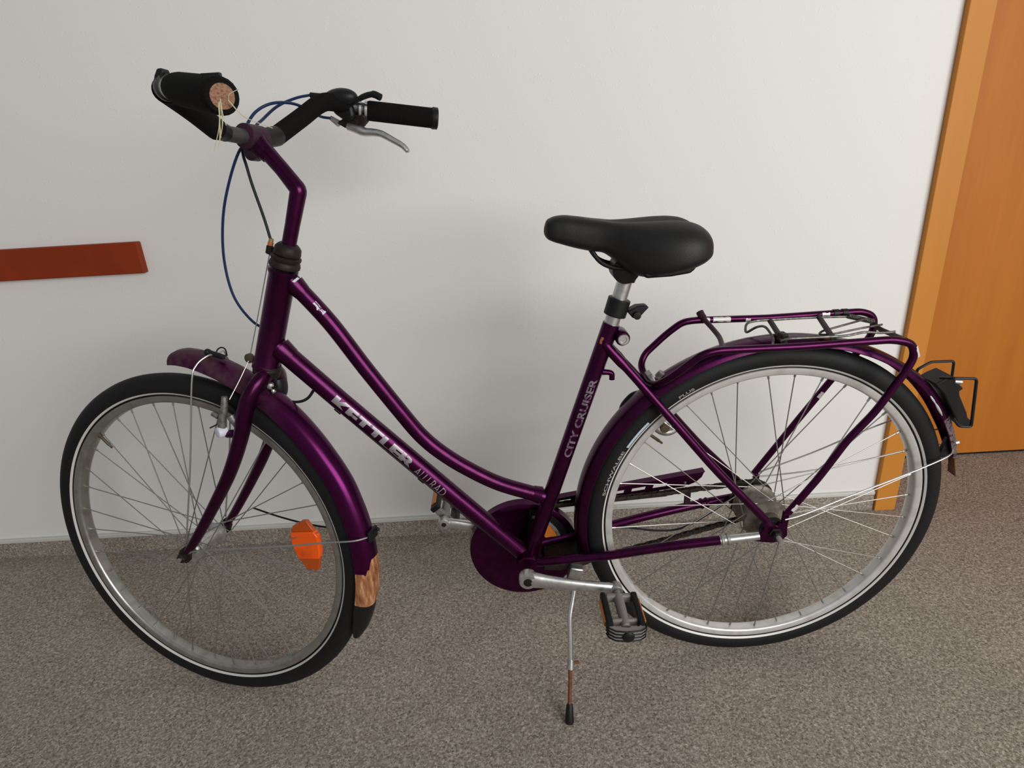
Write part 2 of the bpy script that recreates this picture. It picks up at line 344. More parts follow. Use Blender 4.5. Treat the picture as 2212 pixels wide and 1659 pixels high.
# seat lug with pinch bolt
g = lathe([(-.017, .011), (-.015, .0125), (.015, .0125), (.017, .011)], V3(-.2795, 0, .7270), (0, 1, 0)); obj('seat_lug', g, 'purple', fr)
g = lathe([(0, .0085), (.004, .0095), (.0055, .0085), (.0055, .0055), (.004, .005), (.004, .001)], V3(-.2795, -.0165, .7270), (0, -1, 0)); obj('seat_bolt', g, 'aluminium', fr)
# pump peg hook behind the seat tube
obj('pump_peg', tube(fillet([(-.322, 0, .6640), (-.3003, 0, .6615), (-.2945, 0, .659), (-.2945, 0, .6475)], .006), [.0068] + [.0050] * 15, 10), 'purple', fr)
# cable stops under the down tube
un = unit(np.cross(DT1 - DT0, (0, 1, 0))); un = un if un[2] < 0 else -un
for t in (.235, .56): obj('cable_stop', tube([DT0 + (DT1 - DT0) * t + un * .0195, DT0 + (DT1 - DT0) * (t + .022) + un * .0195], .0042, 8), 'dark_metal', fr)
# rust speck / paint chips
def onaxis(P0, P1, r, s0, ang, y_face=-1):
    """point on a straight tube: s0 metres from P0, ang degrees up from the side facing the viewer"""
    d = unit(P1 - P0); n = V3(0, -1, 0); up = unit(np.cross(d, n)); up = up if up[2] > 0 else -up
    a = math.radians(ang); return P0 + d * s0 + r * (math.cos(a) * n + math.sin(a) * up), d, n, up
def patch(P0, P1, r, s0, ang, ln, wd, seed=0):
    """a torn-edged flake lying on a straight tube"""
    rnd = random.Random(seed); g = G(); d = unit(P1 - P0); n = V3(0, -1, 0); up = unit(np.cross(d, n)); up = up if up[2] > 0 else -up
    rows = []; K = 7
    for i in range(K):
        s = s0 + ln * (i / (K - 1) - .5); w0 = -wd / 2 * (1 - .45 * rnd.random()); w1 = wd / 2 * (1 - .45 * rnd.random()); row = []
        for j in range(5):
            a = math.radians(ang) + (w0 + (w1 - w0) * j / 4) / r
            row.append(P0 + d * s + (r + .0004) * (math.cos(a) * n + math.sin(a) * up))
        rows.append(row)
    g.add([q for r_ in rows for q in r_], [(i * 5 + j, i * 5 + j + 1, i * 5 + j + 6, i * 5 + j + 5) for i in range(K - 1) for j in range(4)])
    return g
TA, TB = V3(-.8177, 0, .8516), V3(-.77, 0, .7818)
obj('sticker_remnant', patch(TA, TB, .0142, .008, 52, .022, .016, 1), 'paper', fr, label='torn scrap of pale sticker')
obj('sticker_remnant', patch(TA, TB, .0142, .055, 50, .024, .018, 5), 'paper', fr, label='torn scrap of pale blue sticker')
obj('paint_chip', patch(V3(-.7237, 0, .6971), V3(-.6737, 0, .6103), .0142, .0, -52, .005, .004, 3), 'bare_metal_chip', fr)
obj('paint_chip', patch(TA, TB, .0142, .012, -38, .004, .004, 4), 'bare_metal_chip', fr)
obj('sticker_remnant', patch(ST0, ST1, .0148, .030, 40, .012, .006, 8), 'copper', fr, label='small orange sticker scrap')

# ---- lettering laid on the tubes and tyre
def text_mesh(txt, size, bold=.0, shear=.0, sx=1.0, spacing=1.0):
    cu = bpy.data.curves.new('t', 'FONT'); cu.body = txt; cu.size = size; cu.offset = bold; cu.shear = shear; cu.space_character = spacing; cu.resolution_u = 4
    o = bpy.data.objects.new('t', cu); COL.objects.link(o)
    dg = bpy.context.evaluated_depsgraph_get(); dg.update(); me = bpy.data.meshes.new_from_object(o.evaluated_get(dg))
    bm = bmesh.new(); bm.from_mesh(me); bpy.data.objects.remove(o); bpy.data.curves.remove(cu); bpy.data.meshes.remove(me)
    ys = [v.co.y for v in bm.verts]; xs = [v.co.x for v in bm.verts]
    y0, y1, x0, x1 = min(ys), max(ys), min(xs), max(xs)
    for k in range(1, 10):
        geom = bm.verts[:] + bm.edges[:] + bm.faces[:]
        bmesh.ops.bisect_plane(bm, geom=geom, plane_co=(0, y0 + (y1 - y0) * k / 10, 0), plane_no=(0, 1, 0))
    for v in bm.verts: v.co.x = (v.co.x - x0) * sx; v.co.y -= (y0 + y1) / 2; v.co.z = 0
    return bm, (x1 - x0) * sx, y1 - y0
def finish(bm, name, mat, parent, fn, label=None):
    for v in bm.verts: v.co = Vector(fn(v.co.x, v.co.y))
    me = bpy.data.meshes.new(name); bm.to_mesh(me); bm.free(); me.materials.append(MATS[mat])
    o = bpy.data.objects.new(name, me); COL.objects.link(o); o.parent = parent
    if label: o['label'] = label
    return o
def tube_text(txt, P0, P1, r, s0, length, height, ang, mat, name, label, bold=0., shear=0., flip=1, spacing=1.0):
    bm, w, h = text_mesh(txt, 1.0, bold, shear, 1.0, spacing); kx, ky = length / w, height / h
    d = unit(P1 - P0); n = V3(0, -1, 0); up = np.cross(n, d)
    def fn(x, y):
        a = math.radians(ang) + y * ky / r
        return P0 + d * (s0 + x * kx) + (r + .0005) * (math.cos(a) * n + math.sin(a) * -up * -1)
    return finish(bm, name, mat, fr, fn, label)
LT = np.linalg.norm(DT1 - DT0)
tube_text('KETTLER', DT0, DT1, .0172, .130, .190, .0215, -3, 'silver_letter', 'lettering', 'bold silver maker lettering on the down tube', bold=.055, spacing=.95)
tube_text('ALU RAD', DT0, DT1, .0172, .326, .074, .0190, -12, 'thin_letter', 'lettering', 'thin silver lettering after the bold word', bold=-.004, shear=.0)
tube_text('CITY CRUISER', ST1, ST0, .0148, .232, .160, .0135, -2, 'faded_letter', 'lettering', 'worn-off silver lettering on the seat tube', bold=.034)

# ---- wheels
TR, TA_, TC = .0182, .0215, .3257          # tyre section: half width, half height, ring radius
def wheel(name, C, xform, rear):
    w = empty(name, bike); fx = (lambda g: g.xf(xform)) if xform else (lambda g: g)
    def ring(prof, seg=120, closed=True): return fx(lathe([(y, r) for r, y in prof], C, (0, 1, 0), seg, closed=closed))
    # tyre section, flattened towards the rim; tread ribs are cut as shallow grooves
    pr = []
    for k in range(29):
        a = math.radians(-152 + 304 * k / 28); rr = TR * (1 - (.02 if k in (11, 13, 15, 17) else 0))
        pr.append((TC + rr / TR * TA_ * math.cos(a), rr * math.sin(a)))
    ty = obj('tyre', ring(pr, 144), 'tyre_rubber', w)
    rim = [(.2925, -.0070), (.2935, -.0105), (.2965, -.0124), (.3062, -.0128), (.3070, -.0105), (.3020, -.009), (.3020, .009), (.3070, .0105), (.3062, .0128), (.2965, .0124), (.2935, .0105), (.2925, .0070)]
    obj('rim', ring(rim, 144), 'rim_alloy' if rear else 'rim_alloy_shaded', w)
    def sw(r): return TR * math.sqrt(max(1 - ((r - TC) / TA_) ** 2, 0))
    for s in (-1, 1):
        pf = [(r, s * (sw(r) + .0005)) for r in np.linspace(.3100, .3134, 5)] + [(r, s * (sw(r) - .0006)) for r in np.linspace(.3134, .3100, 5)]
        obj('reflective_stripe', ring(pf, 144), 'reflex', w)
    # spokes
    fl, hy, cross = (.041, .027, 62) if rear else (.0205, .031, 68)
    for j in range(36):
        th = 2 * math.pi * (j + (.35 if rear else .1)) / 36; s = -1 if j % 2 else 1; dr_ = 1 if (j // 2) % 2 else -1
        ha = th + dr_ * math.radians(cross)
        p = C + V3(fl * math.cos(ha), s * hy, fl * math.sin(ha)); q = C + V3(.2965 * math.cos(th), s * .002, .2965 * math.sin(th))
        gg = tube([p, q], .00105, 6); n = unit(p - q); tube([q - n * .001, q + n * .012], .0020, 6, g=gg)
        obj('spoke', fx(gg), 'spoke_steel', w)
    return w, fx, ty
rw, _, rty = wheel('rear_wheel', RA, None, True)
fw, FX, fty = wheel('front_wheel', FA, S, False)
# rear hub
g = lathe([(-.052, .009), (-.050, .022), (-.036, .0235), (-.034, .030), (-.033, .043), (-.027, .0435), (-.024, .036), (-.02, .034), (.015, .034), (.02, .037), (.024, .0435), (.030, .043), (.032, .030), (.038, .028)], RA, (0, 1, 0), 40)
obj('hub', g, 'hub_metal', rw)
g = lathe([(-.061, .010), (-.060, .0215), (-.052, .0235), (-.050, .018)], RA, (0, 1, 0), 32); obj('dust_cap', g, 'black_plastic', rw)
pl = []
for k in range(20 * 4):
    a = 2 * math.pi * k / 80; r = (.0385, .0425, .0440, .0425)[k % 4]; pl.append((r * math.cos(a), .347 + r * math.sin(a)))
obj('sprocket', prism(pl, .0435, .0465), 'chain_metal', rw)
g = lathe([(-.098, .0045), (-.0975, .0048), (.097, .0048), (.0975, .0045)], RA, (0, 1, 0), 14); obj('axle', g, 'aluminium', rw)
for s in (-1, 1):
    g = lathe([(.0695, .0125), (.0715, .0125), (.072, .0090), (.081, .0090), (.082, .0075)], RA, (0, s, 0), 6); obj('axle_nut', g, 'dark_metal', rw, smooth=False)
def valve(fx, C, ang, parent):
    d = V3(math.cos(ang), 0, math.sin(ang)); g = lathe([(0, .0042), (.004, .0042), (.005, .0030), (.026, .0030), (.027, .0022), (.034, .0022), (.035, .001)], C + d * .294, -d, 12); obj('valve', fx(g) if fx else g, 'dirty_brass', parent)
valve(FX, FA, math.radians(133.4), fw); valve(None, RA, math.radians(140.2), rw)
# front hub
g = lathe([(-.040, .008), (-.038, .013), (-.034, .0135), (-.0335, .0215), (-.030, .0215), (-.028, .015), (-.02, .0125), (.02, .0125), (.028, .015), (.030, .0215), (.0335, .0215), (.034, .0135), (.038, .013), (.040, .008)], FA, (0, 1, 0), 28)
obj('hub', FX(g), 'aluminium', fw)
g = lathe([(-.072, .0040), (.072, .0040)], FA, (0, 1, 0), 12); obj('axle', FX(g), 'aluminium', fw)
for s in (-1, 1):
    g = lathe([(.0545, .014), (.057, .014), (.0575, .0092), (.066, .0092), (.067, .008)], FA, (0, s, 0), 6); obj('axle_nut', FX(g), 'dark_metal', fw, smooth=False)
# orange spoke reflector
def refl(pts, y0, y1): return FX(prism(pts, y0, y1))
obj('spoke_reflector', refl([(-.8945, .3925), (-.8955, .3686), (-.8909, .3521), (-.8850, .3358), (-.8411, .3421), (-.8375, .3573), (-.8378, .3886), (-.8450, .3985)], -.010, .004), 'orange_reflector', fw, bevel=.002, label='orange wheel reflector clipped to the spokes')
obj('reflector_end', refl([(-.8945, .3925), (-.8890, .4045), (-.8800, .4110), (-.8745, .4085), (-.8705, .4165), (-.8583, .4183), (-.8506, .4056), (-.8450, .3985)], -.007, .002), 'orange_reflector_dark', fw, bevel=.001)
obj('reflector_end', refl([(-.8850, .3358), (-.8720, .3134), (-.8650, .3150), (-.8600, .3160), (-.8560, .3130), (-.8480, .3165), (-.8411, .3421)], -.007, .002), 'orange_reflector_dark', fw, bevel=.001)

# tyre printing on the rear tyre's near side
def tyre_text(txt, a0, a1, rmid, h, mat, bold):
    bm, w, hh = text_mesh(txt, 1.0, bold); ky = h / hh
    def fn(x, y):
        t = math.radians(a0 + (a1 - a0) * x / w); r = rmid + y * ky
        return RA + V3(r * math.cos(t), -(TR * math.sqrt(max(1 - ((r - TC) / TA_) ** 2, 0)) + .0005), r * math.sin(t))
    finish(bm, 'tyre_print', mat, rw, fn)
tyre_text('SCHWALBE', 167.2, 149.2, .3190, .0062, 'tyre_print', .02)
tyre_text('PLUS', 124.0, 118.5, .3190, .0056, 'tyre_print', .02)
def arc_patch(a0, a1, r0, r1):
    g = G(); n = 12
    def p(t, r): return RA + V3(r * math.cos(t), -(TR * math.sqrt(max(1 - ((r - TC) / TA_) ** 2, 0)) + .0005), r * math.sin(t))
    vs = []
    for i in range(n + 1):
        t = math.radians(a0 + (a1 - a0) * i / n); vs += [p(t, r0 + (r1 - r0) * k / 3) for k in range(4)]
    return g.add(vs, [(i * 4 + k, i * 4 + k + 1, i * 4 + k + 5, i * 4 + k + 4) for i in range(n) for k in range(3)])
obj('tyre_patch', arc_patch(147.5, 136.5, .3150, .3202), 'tyre_blue_print', rw, label='pale blue printed band on the tyre wall')

# ---- mudguards: domed channel of two skins
def channel(C, ctl, a0, a1, hw, n, ny=13, th=.0012, jag=None, grow=0.0):
    A = np.array([q[0] for q in ctl], float); Rc = np.array([q[1] for q in ctl], float); Dp = np.array([q[2] for q in ctl], float)
    o = np.argsort(A); A, Rc, Dp = A[o], Rc[o], Dp[o]; g = G(); vs = []; fs = []
    for layer in (0, 1):
        for i in range(n + 1):
            for j in range(ny):
                v = -1 + 2 * j / (ny - 1); aa = a0 + (a1 - a0) * i / n
                if jag: aa = a0 + (jag(a1, v, 1.0) - a0) * i / n
                rc = np.interp(aa, A, Rc); dp = np.interp(aa, A, Dp)
                w = hw(aa) if callable(hw) else hw
                r = rc + grow - dp * abs(v) ** 2.4 - layer * th; y = (w - layer * th * .8) * math.sin(v * math.pi / 2 * .96)
                t = math.radians(aa); vs.append(C + V3(r * math.cos(t), y, r * math.sin(t)))
    m = (n + 1) * ny; I = lambda l, i, j: l * m + i * ny + j
    for i in range(n):
        for j in range(ny - 1):
            fs.append((I(0, i, j), I(0, i + 1, j), I(0, i + 1, j + 1), I(0, i, j + 1))); fs.append((I(1, i, j), I(1, i, j + 1), I(1, i + 1, j + 1), I(1, i + 1, j)))
        for j in (0, ny - 1): fs.append((I(0, i, j), I(1, i, j), I(1, i + 1, j), I(0, i + 1, j)))
    for i in (0, n):
        for j in range(ny - 1): fs.append((I(0, i, j), I(0, i, j + 1), I(1, i, j + 1), I(1, i, j)))
    return g.add(vs, fs)
RFC = [(10, .372, .004), (16, .3760, .010), (20, .3775, .014), (30, .3775, .017), (45, .3775, .017), (54, .3730, .015), (64, .3695, .014), (80, .3650, .014), (95, .3640, .015), (115, .3650, .018), (150, .3665, .020), (190, .3655, .020)]
rmg = obj('rear_mudguard', channel(RA, RFC, 16.5, 189, lambda a: float(np.interp(a, [16, 30, 60, 80, 100], [.010, .017, .022, .026, .027])), 90), 'purple', bike, label='dark purple rear mudguard bent away from the tyre at its tail')
obj('worn_tail', channel(RA, RFC, 16.0, 31, lambda a: float(np.interp(a, [16, 30, 60], [.010, .017, .022])), 10, grow=.0006), 'scraped_purple', rmg, label='bare metal tail where the paint has worn off')
obj('mud_flap', channel(RA, [(8, .371, .0005), (11, .3705, .0005), (17, .3752, .006)], 9.4, 16.2, lambda a: float(np.interp(a, [9, 13, 16], [.0115, .009, .009])), 8), 'rust', rmg, label='rusty bracket at the mudguard tip')
tl_ = [RA + V3((.3775 - .0155) * math.cos(math.radians(a)), -.0172, (.3775 - .0155) * math.sin(math.radians(a))) for a in np.linspace(33, 42, 8)]
obj('worn_edge', tube(tl_, [.0008, .0022, .0026, .0024, .0014, .0022, .0020, .0008], 8), 'bare_metal_chip', rmg, label='scraped bright streak on the mudguard edge')
FFC = [(-29, .362, .006), (-24, .3680, .020), (-17, .3700, .028), (-10, .3715, .030), (5, .3732, .031), (18, .3745, .030), (25, .3767, .029), (34, .3770, .029), (42, .3800, .029), (52, .3850, .029), (63, .3890, .027), (72, .3935, .026), (80, .3970, .025), (83.5, .3962, .024), (85.5, .3930, .022), (86.4, .3890, .019)]
fhw = lambda a: float(np.interp(a, [-28, -24, -15, 84, 86.4], [.016, .023, .0265, .0265, .0245]))
def jag(aa, v, u):     # torn upper edge of the peeled area: higher on the far half of the blade
    if u < .999: return aa
    return aa + (4.2 if v > -.38 else 3.2 if v > -.48 else 1.2 if v > -.60 else -.5 if v > -.75 else 0)
fmg = obj('front_mudguard', FX(channel(FA, FFC, -3.0, 86.4, fhw, 64)), 'purple_muddied', bike, label='dark purple front mudguard kicked up at its front end')
obj('peeled_area', FX(channel(FA, FFC, -14.0, -2.6, fhw, 12, ny=25, jag=jag, grow=.0005)), 'peeled', fmg, label='bare tan and rusty patch where the paint has peeled')
obj('mud_flap', FX(channel(FA, FFC, -28.0, -13.8, fhw, 10, grow=.0002)), 'black_plastic', fmg, label='short black mud flap')
# mudguard stays
def stay(path, name='stay', mat='steel_wire', r=.0016, steer=True, par=None, n=6):
    P = spline(path, n); P = SP(P) if steer else P; return obj(name, tube(P, r, 8), mat, par)
stay([(-1.0930, -.053, .372), (-1.045, -.051, .5414), (-1.0113, -.046, .6884), (-1.0036, -.037, .7188), (-.9925, -.020, .7320), (-.9881, -.004, .7310)], par=fmg)
stay([(-1.0930, .053, .372), (-1.045, .051, .5414), (-1.0113, .046, .6884), (-1.0036, .037, .7188), (-.9925, .020, .7320), (-.9881, .004, .7310)], par=fmg)
stay([(-1.0860, -.058, .3560), (-1.0592, -.058, .3650), (-.8968, -.047, .3851), (-.8041, -.040, .3995), (-.7533, -.032, .4035), (-.7340, -.016, .4025), (-.7282, 0, .4010)], par=fmg)
stay([(-1.021, .052, .3991), (-.9642, .050, .3869), (-.9025, .046, .3797), (-.8411, .042, .3790), (-.7533, .032, .3950), (-.7250, .018, .4020), (-.7262, .0, .4040)], par=fmg, mat='dark_cable', r=.0018)
g = G(); box((-.7285, 0, .402), (.005, .030, .020), g=g); obj('stay_clip', FX(g), 'black_plastic', fmg, bevel=.001)
g = G(); tube([(-1.0000, -.008, .7360), (-.9700, -.006, .7270)], [.0052, .0045], 10, g=g); ball((-1.0005, -.008, .7362), .0062, g=g); obj('stay_clip', FX(g), 'black_plastic', fmg)
stay([(-.996, .004, .7300), (-.993, .008, .7375), (-.986, .010, .7405), (-.979, .010, .7370), (-.976, .008, .7260)], name='cable_loop', mat='dark_cable', r=.0013, par=fmg)
# rear mudguard stays: a bright pair to the tail
stay([(.0120, -.074, .3800), (.0500, -.068, .3850), (.1358, -.050, .4040), (.2539, -.034, .4366), (.3280, -.0235, .4610), (.3460, -.0100, .4670)], steer=False, mat='aluminium', r=.0016, par=rmg, n=4)
stay([(.0120, .074, .3800), (.0500, .068, .3850), (.1358, .050, .4040), (.2539, .034, .4366), (.3280, .0235, .4610), (.3460, .0100, .4670)], steer=False, mat='aluminium', r=.0016, par=rmg, n=4)
stay([(.0150, .070, .3900), (.12, .062, .435), (.194, .050, .478), (.2615, .046, .508), (.300, .044, .515)], steer=False, mat='spoke_steel', r=.0015, par=rmg, n=4)
stay([(.3066, 0, .5060), (.3250, 0, .5060), (.3400, 0, .4960), (.342, 0, .487)], steer=False, mat='dark_cable', r=.0014, par=rmg, name='lamp_wire')
g = G(); prism([(.336, .490), (.328, .455), (.334, .447), (.346, .446), (.350, .492)], -.004, .004, g=g); obj('stay_clip', g, 'black_plastic', rmg, bevel=.001)
g = G(); lathe([(0, .004), (.006, .004)], V3(.352, -.004, .478), (1, 0, .2), 8, g=g); obj('bolt', g, 'aluminium', rmg)

# ---- tail lamp bracket with wire guard
tl = empty('tail_lamp_bracket', bike)
pl = [(.2735, .609), (.285, .616), (.302, .6235), (.309, .6135), (.327, .5975), (.3205, .5925), (.3235, .584), (.3440, .550), (.3485, .5390), (.3620, .5270), (.3590, .5215), (.3420, .5200), (.3330, .5280), (.3150, .5560), (.2930, .5900)]
obj('lamp_plate', prism(pl, -.022, .022), 'black_plastic', tl, bevel=.002)
obj('wire_guard', tube(fillet([(.297, -.05, .556), (.3102, -.052, .5392), (.3322, -.052, .5368), (.319, -.052, .6295), (.2769, -.052, .6331), (.281, -.02, .621)], .006, 4), .0026, 8), 'black_plastic', tl)
obj('wire_guard', tube(fillet([(.283, .02, .606), (.294, .050, .592), (.2880, .050, .6080), (.3120, .050, .6225), (.3560, .050, .6215), (.3660, .050, .5290), (.345, .02, .535)], .006, 4), .0026, 8), 'black_plastic', tl)
g = G(); lathe([(0, .0045), (.012, .0045)], V3(.309, -.018, .611), (1, -.1, -.1), 10, g=g); obj('lamp_bolt', g, 'aluminium', tl)

# ---- luggage rack
rk = empty('luggage_rack', bike)
near = [(.0155, -.074, .3944), (.0642, -.071, .4653), (.1036, -.069, .5351), (.1432, -.068, .5861), (.1812, -.067, .6560), (.1920, -.066, .6830), (.1840, -.066, .7060), (.1510, -.066, .7150), (.0, -.066, .7125), (-.1360, -.066, .7145), (-.1600, -.066, .7090), (-.2055, -.055, .6677), (-.2229, -.030, .6440)]
far = [(-.2290, .030, .6380), (-.2322, .050, .6520), (-.2230, .060, .6690), (-.1822, .066, .7040), (-.1540, .066, .7245), (-.1300, .066, .7265), (0, .066, .7225), (.1744, .066, .7240), (.1985, .066, .7140), (.2030, .066, .6830), (.1756, .067, .6361), (.1431, .068, .5954), (.0887, .070, .5096), (.0130, .073, .3870)]
RK = fillet(near + [(-.2300, 0, .6360)] + far, .016, 5)
obj('rack_tube', tube(RK, .0064, 14), 'purple', rk)
obj('cross_hoop', tube(spline([(-.122, .072, .7400), (-.118, .062, .7310), (-.1103, .030, .7195), (-.1090, .0, .7135), (-.118, -.040, .7120), (-.1237, -.066, .7145)], 5), [.0068] * 6 + [.0044] * 20, 10), 'purple_dusty', rk)
obj('cross_bar', tube([(.0048, .066, .7200), (-.0232, -.066, .7140)], .0046, 10), 'dark_metal', rk)
g = G(); box((-.014, -.030, .7175), (.012, .020, .016), g=g); obj('cross_bar_clamp', g, 'dark_metal', rk, bevel=.002)
obj('cross_bar', tube([(.0938, .066, .7220), (.0576, -.066, .7150)], .0046, 10), 'dark_metal', rk)
obj('cross_bar', tube(spline([(.196, .060, .7020), (.199, .045, .6960), (.195, .0, .6990), (.184, -.045, .7060), (.172, -.066, .7120)], 5), .0044, 10), 'dark_metal', rk)
# spring clip
obj('spring_wire', tube(fillet([(.150, .052, .7200), (.085, .055, .7215), (-.020, .056, .7220), (-.044, .050, .7205), (-.052, .030, .7070), (-.041, .012, .7250), (-.036, -.010, .7330), (-.031, -.036, .7190), (-.040, -.052, .7080)], .010, 4), .0022, 8), 'dark_rack_wire', rk)
obj('spring_wire', tube(fillet([(-.026, -.050, .7185), (-.015, -.054, .7230), (.080, -.056, .7225), (.112, -.050, .7255), (.140, -.050, .7215), (.165, -.046, .7210)], .010, 4), .0022, 8), 'dark_rack_wire', rk)
obj('spring_wire', tube(fillet([(.168, .040, .7180), (.120, .014, .7190), (.070, .004, .7120), (.060, -.006, .7100), (.075, -.016, .7120), (.125, -.018, .7210), (.172, .000, .7190)], .010, 4), .0019, 8), 'dark_rack_wire', rk)
hel = []
for k in range(171):
    t = k / 170; a = 2 * math.pi * 17 * t; p0 = V3(.140, .050, .7220); p1 = V3(.182, .040, .7120); d = unit(p1 - p0); a1_ = unit(np.cross(d, (0, 0, 1))); b1_ = np.cross(d, a1_)
    hel.append(p0 + (p1 - p0) * t + .0040 * (math.cos(a) * a1_ + math.sin(a) * b1_))
obj('coil_spring', tube(hel, .0011, 6), 'dark_rack_wire', rk)
for xx in (.126, .142): obj('rail_clip', lathe([(-.005, .0075), (.005, .0075)], V3(xx, .066, .7236), (1, 0, 0), 14), 'black_plastic', rk)
FR0, FR1 = V3(-.130, .066, .7265), V3(0, .066, .7225)
obj('paint_chip', patch(FR0, FR1, .0064, .046, 20, .032, .011, 11), 'bare_metal_chip', rk)
obj('paint_chip', patch(FR0, FR1, .0064, .018, 10, .012, .010, 13), 'bare_metal_chip', rk)
obj('paint_chip', patch(FR0, FR1, .0064, .094, -10, .009, .008, 12), 'bare_metal_chip', rk)
obj('paint_chip', patch(FR1, V3(.1744, .066, .7240), .0064, .106, 10, .014, .007, 15), 'bare_metal_chip', rk)
obj('paint_chip', patch(V3(.0642, -.071, .4653), V3(.0155, -.074, .3944), .0064, .070, -5, .015, .009, 16), 'bare_metal_chip', rk)
obj('paint_chip', patch(V3(.1431, .068, .5954), V3(.0887, .070, .5096), .0064, .040, 0, .014, .010, 17), 'bare_metal_chip', rk)
obj('paint_chip', patch(V3(.1925, -.066, .6850), V3(.1855, -.066, .7020), .0064, .008, 40, .020, .009, 18), 'bare_metal_chip', rk)
# front fixing of the rack on the stay bridge
g = G(); box((-.222, .006, .640), (.010, .024, .030), R=rodr(V3(0, 1, 0), -.5), g=g); obj('rack_foot', g, 'dull_alloy', rk, bevel=.002)
g = G(); lathe([(0, .006), (.012, .006)], V3(-.214, -.002, .648), (.5, -.3, .8), 10, g=g); obj('rack_bolt', g, 'dull_alloy', rk)
g = G(); lathe([(0, .006), (.008, .006)], V3(-.198, 0, .6300), (.1, 0, 1), 8, g=g); obj('rack_bolt', g, 'dirty_brass', rk)

# ---- saddle and post
POSTD = unit(V3(-.2732, 0, .8276) - V3(-.2955, 0, .753))
sp_ = empty('seat_post', bike)
obj('post', tube([V3(-.300, 0, .738), V3(-.2732, 0, .8276) + POSTD * .012], .0128, 24), 'aluminium', sp_)
g = tube([V3(-.2745, 0, .8240), V3(-.2745, 0, .8240) + POSTD * .035], [.0165, .0185], 22); obj('clamp_sleeve', g, 'black_plastic', sp_)
g = G(); lathe([(-.022, .014), (-.019, .0225), (.019, .0225), (.022, .014)], V3(-.2765, 0, .8440), (0, 1, 0), 24, g=g); obj('saddle_clamp', g, 'black_plastic', sp_)
rc_ = V3(-.2872, 0, .7790)
obj('clamp_ring', tube([rc_ - POSTD * .0150, rc_ + POSTD * .0150], .0192, 26), 'black_plastic', sp_, bevel=.0015)
pl = [(-.272, .772), (-.262, .760), (-.2520, .7585), (-.2440, .7680), (-.2350, .7775), (-.2400, .7805), (-.2560, .7800), (-.2640, .7760)]
obj('clamp_lever', prism(pl, -.010, .010), 'black_plastic', sp_, bevel=.002)
g = lathe([(0, .0065), (.006, .0065), (.0065, .004)], V3(-.2560, -.010, .7655), (0, -1, 0), 14); obj('clamp_bolt', g, 'dark_metal', sp_)
sd = empty('saddle', bike)
# x, half width, top z, bottom z, groove depth
SS = [(-.4065, .003, .9140, .9060, 0), (-.4040, .012, .9235, .9010, 0), (-.3960, .0195, .9300, .8955, 0), (-.3800, .0240, .9335, .8895, 0), (-.3550, .027, .9310, .8815, .0), (-.3300, .030, .9275, .8755, .0015), (-.3120, .034, .9255, .8720, .0035), (-.2980, .041, .9235, .8620, .0060), (-.2820, .053, .9225, .8470, .0085), (-.2650, .065, .9220, .8365, .0110), (-.2450, .0755, .9220, .8325, .0130), (-.2200, .0835, .9220, .8345, .0145), (-.1950, .0855, .9205, .8400, .0155), (-.1750, .081, .9160, .8460, .0160), (-.1600, .071, .9075, .8530, .0150), (-.1500, .056, .8970, .8610, .011), (-.1450, .036, .8870, .8700, .005)]
SS = np.array(SS); xs = np.array([SS[0, 0] + (SS[-1, 0] - SS[0, 0]) * k / 60 for k in range(61)])
def spl1(xq, X, Y):
    out = []
    m = np.gradient(Y, X)
    for q in xq:
        i = min(max(np.searchsorted(X, q) - 1, 0), len(X) - 2); h = X[i + 1] - X[i]; t = (q - X[i]) / h
        out.append((2 * t ** 3 - 3 * t ** 2 + 1) * Y[i] + (t ** 3 - 2 * t ** 2 + t) * h * m[i] + (-2 * t ** 3 + 3 * t ** 2) * Y[i + 1] + (t ** 3 - t ** 2) * h * m[i + 1])
    return np.array(out)
cols = [spl1(xs, SS[:, 0], SS[:, k]) for k in range(1, 5)]
vs = []; fs = []; K = 40
for i, x_ in enumerate(xs):
    hw_, tz, bz, gd = [c[i] for c in cols]
    for k in range(K):
        a = 2 * math.pi * k / K; cx_, sx_ = math.cos(a), math.sin(a)
        y = hw_ * math.copysign(abs(cx_) ** .72, cx_)
        if sx_ >= 0: z = bz + (tz - bz) * (.30 + .70 * sx_ ** .70) - gd * math.exp(-(y / .0145) ** 2) * sx_
        else: z = bz + (tz - bz) * (.30 + .30 * -(abs(sx_) ** .8)); y *= (1 - .10 * abs(sx_))
        vs.append((x_, y, z))
for i in range(60):
    for k in range(K): fs.append((i * K + k, i * K + (k + 1) % K, (i + 1) * K + (k + 1) % K, (i + 1) * K + k))
fs.append(tuple(range(K))[::-1]); fs.append(tuple(60 * K + k for k in range(K)))
o = obj('saddle_cover', G().add(vs, fs), 'saddle_vinyl', sd); md = o.modifiers.new('s', 'SUBSURF'); md.levels = 1; md.render_levels = 1
g = prism([(-.262, .850), (-.255, .838), (-.215, .8385), (-.185, .8420), (-.176, .8500), (-.180, .860), (-.262, .860)], -.062, .062); obj('saddle_base', g, 'black_plastic', sd, bevel=.004)
for s in (-1, 1): obj('saddle_rail', tube(fillet([(-.337, .010 * s, .886), (-.3190, .018 * s, .8580), (-.2950, .020 * s, .8480), (-.230, .022 * s, .8470), (-.190, .035 * s, .866)], .014, 5), .0038, 10), 'black_plastic', sd)

